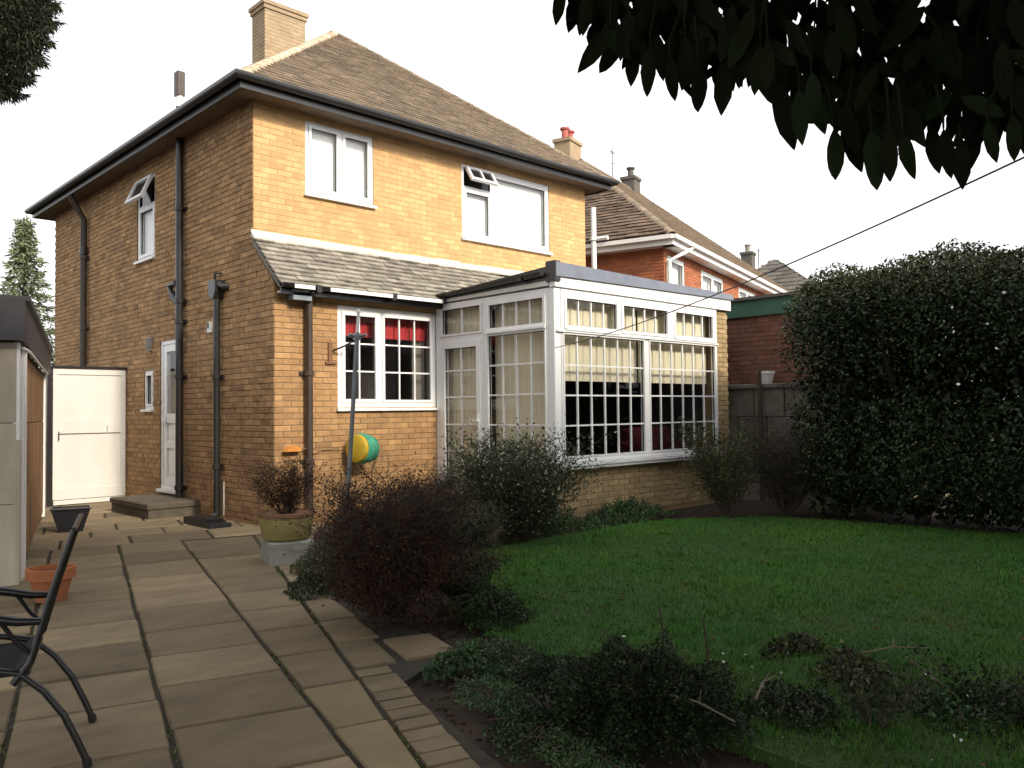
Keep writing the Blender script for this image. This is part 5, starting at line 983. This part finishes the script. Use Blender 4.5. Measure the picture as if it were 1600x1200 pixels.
m.build('foliage', 'leaf_laurel', LT, kind='stuff')
m = MB()
for e in lv[:len(EDGE)] + lv[40:140]:
    m.tube([e[0] + Vector((rr.gauss(0, .02), rr.gauss(0, .02), .09)), e[0] + Z * .03, e[0]], [.004, .003, .002], 5, cap=False)
m.build('twigs', 'leaf_laurel', LT, kind='stuff')
def crown(name, parent, c, r, n, size, mat, seed, hollow=.35, allow=None, amp=.2):
    """leaves through a lumpy ellipsoid, thinner inside; none may hang into the open view unless allowed"""
    u = unit(n); k = (hollow + (1 - hollow) * RNG.random(n) ** .6)[:, None]; P = u * k * np.array(r); P *= (1 + lumpy(P, amp, 1.6, seed))[:, None]; P += np.array(c)
    px, py, pz = proj_np(P); bad = (pz > .05) & (px > -60) & (px < 1660) & (py > -60) & (py < 1260)
    if allow is not None: bad &= ~allow(px, py)
    P = P[~bad]; return leaf_cloud(name, P, unit(len(P)) + [0, 0, -.3], RNG.uniform(size * .6, size * 1.2, len(P)), mat, parent, .45, kind='stuff')
crown('crown', LT, (-2.6, -13.2, 4.9), (6.2, 3.0, 3.9), 26000, .26, 'leaf_laurel', 4)
crown('crown', LT, (2.8, -13.4, 4.8), (4.8, 2.8, 3.9), 18000, .26, 'leaf_laurel', 6)
crown('crown', LT, (-3.9, -9.2, 4.0), (3.8, 2.4, 1.1), 17000, .22, 'leaf_laurel', 11)  # unseen low crown overhead, added to shade the foreground
crown('crown', LT, (-4.3, -7.7, 4.5), (3.2, 2.7, 1.1), 15000, .22, 'leaf_laurel', 12)  # another unseen crown, put above the patio to darken it
# dark yew at the left, its sprays in view at top left
YT = thing('yew_tree', 'dark conifer whose shaggy sprays hang into the top left corner', 'tree', (-5.6, -2.2, 0))
m = MB(); limb(m, (-5.6, -2.2, -.1), (-5.5, -2.2, 8.5), .22, .05, 0, 6, 9)
for i in range(22):
    a = i * 2.4; z = 3.0 + i * .24; rr2 = 1.9 - abs(z - 4.6) * .28; limb(m, (-5.6, -2.2, z - .3), (-5.6 + math.cos(a) * rr2, -2.2 + math.sin(a) * rr2, z), .04, .01, .1, 4, i)
m.build('trunk', 'bark', YT)
yb = lambda px, py: px < np.interp(py, [-60, 0, 30, 60, 85, 120, 150, 165], [95, 82, 84, 70, 64, 42, 24, -80]) + 9 * np.sin(py * .22) + 6 * np.sin(py * .61)
n = 60000; u_ = unit(n); kk = (.45 + .55 * RNG.random(n) ** .5)[:, None]; P = u_ * kk * np.array([2.35, 2.2, 3.2]) + np.array([-5.55, -2.4, 5.9]); px, py, pz = proj_np(P); bad = (pz > .05) & (px > -40) & (py > -40) & (px < 1700) & ~yb(px, py); P = P[~bad]
leaf_cloud('crown', P, unit(len(P)) + [.5, -.2, -.7], RNG.uniform(.05, .11, len(P)), 'leaf_yew', YT, .16, kind='stuff')
n = 26000; px = RNG.uniform(-90, 92, n); py = RNG.uniform(-60, 160, n); k = yb(px, py); px, py = px[k], py[k]; n = len(px); d = RNG.uniform(5.3, 6.6, n)[:, None]
P = np.array(CAM) + (np.array(FW) + np.array(RT) * ((px - 800) / 1292.4)[:, None] - np.array(UP) * ((py - 600) / 1292.4)[:, None]) * d
leaf_cloud('sprays', P, unit(n) * .7 + [.35, -.2, -.7], RNG.uniform(.035, .085, n), 'leaf_yew', YT, .15, kind='stuff')
# spruce and shrubs far behind the house at the left
ST = thing('spruce_tree', 'pale green conifer behind the house at far left', 'tree', (.9, 15.3, 0))
m = MB(); m.tube([(.9, 15.3, -.1), (.95, 15.3, 3.5), (1.0, 15.3, 6.75)], [.16, .10, .015], 8); Pp = []; Dd = []
for i in range(120):
    t = (i + .5) / 120; z = 1.2 + 5.5 * t; rad = (1.75 * (1 - t) ** 1.1 + .05) * random.uniform(.7, 1.1); a = i * 2.399; o = Vector((.95, 15.3, z)); e = o + Vector((math.cos(a) * rad, math.sin(a) * rad, rad * .12 - .1)); m.tube([o, e], [.018, .005], 4, cap=False)
    for k in range(85): s = random.random() ** .6; q = o.lerp(e, s); Pp.append(q + Vector((random.gauss(0, .07), random.gauss(0, .07), random.gauss(-.03, .05)))); Dd.append((e - o).normalized() + Vector((random.gauss(0, .6), random.gauss(0, .6), random.gauss(-.1, .5))))
m.build('trunk', 'bark', ST); leaf_cloud('crown', np.array(Pp), np.array(Dd), RNG.uniform(.08, .18, len(Pp)), 'leaf_far', ST, .3, kind='stuff')
BT = thing('garden_tree', 'rounded dark green tree low behind the house at far left', 'tree', (-.4, 13.2, 0)); m = MB(); limb(m, (-.4, 13.2, -.1), (-.4, 13.2, 3.0), .14, .05, 0, 4, 3)
for i in range(8): limb(m, (-.4, 13.2, 1.4 + i * .15), (-.4 + math.cos(i * 2.2) * 1.0, 13.2 + math.sin(i * 2.2) * 1.0, 2.6 + i * .15), .05, .01, .05, 4, i)
m.build('trunk', 'bark', BT)
n = 9000; u_ = unit(n); P = u_ * (RNG.random(n) ** .4)[:, None] * np.array([1.35, 1.35, 1.5]); P *= (1 + lumpy(P, .25, 3, 8))[:, None]; P += [-.4, 13.2, 2.75]
leaf_cloud('crown', P, unit(n), RNG.uniform(.07, .15, n), 'leaf_shrub', BT, .5, kind='stuff')
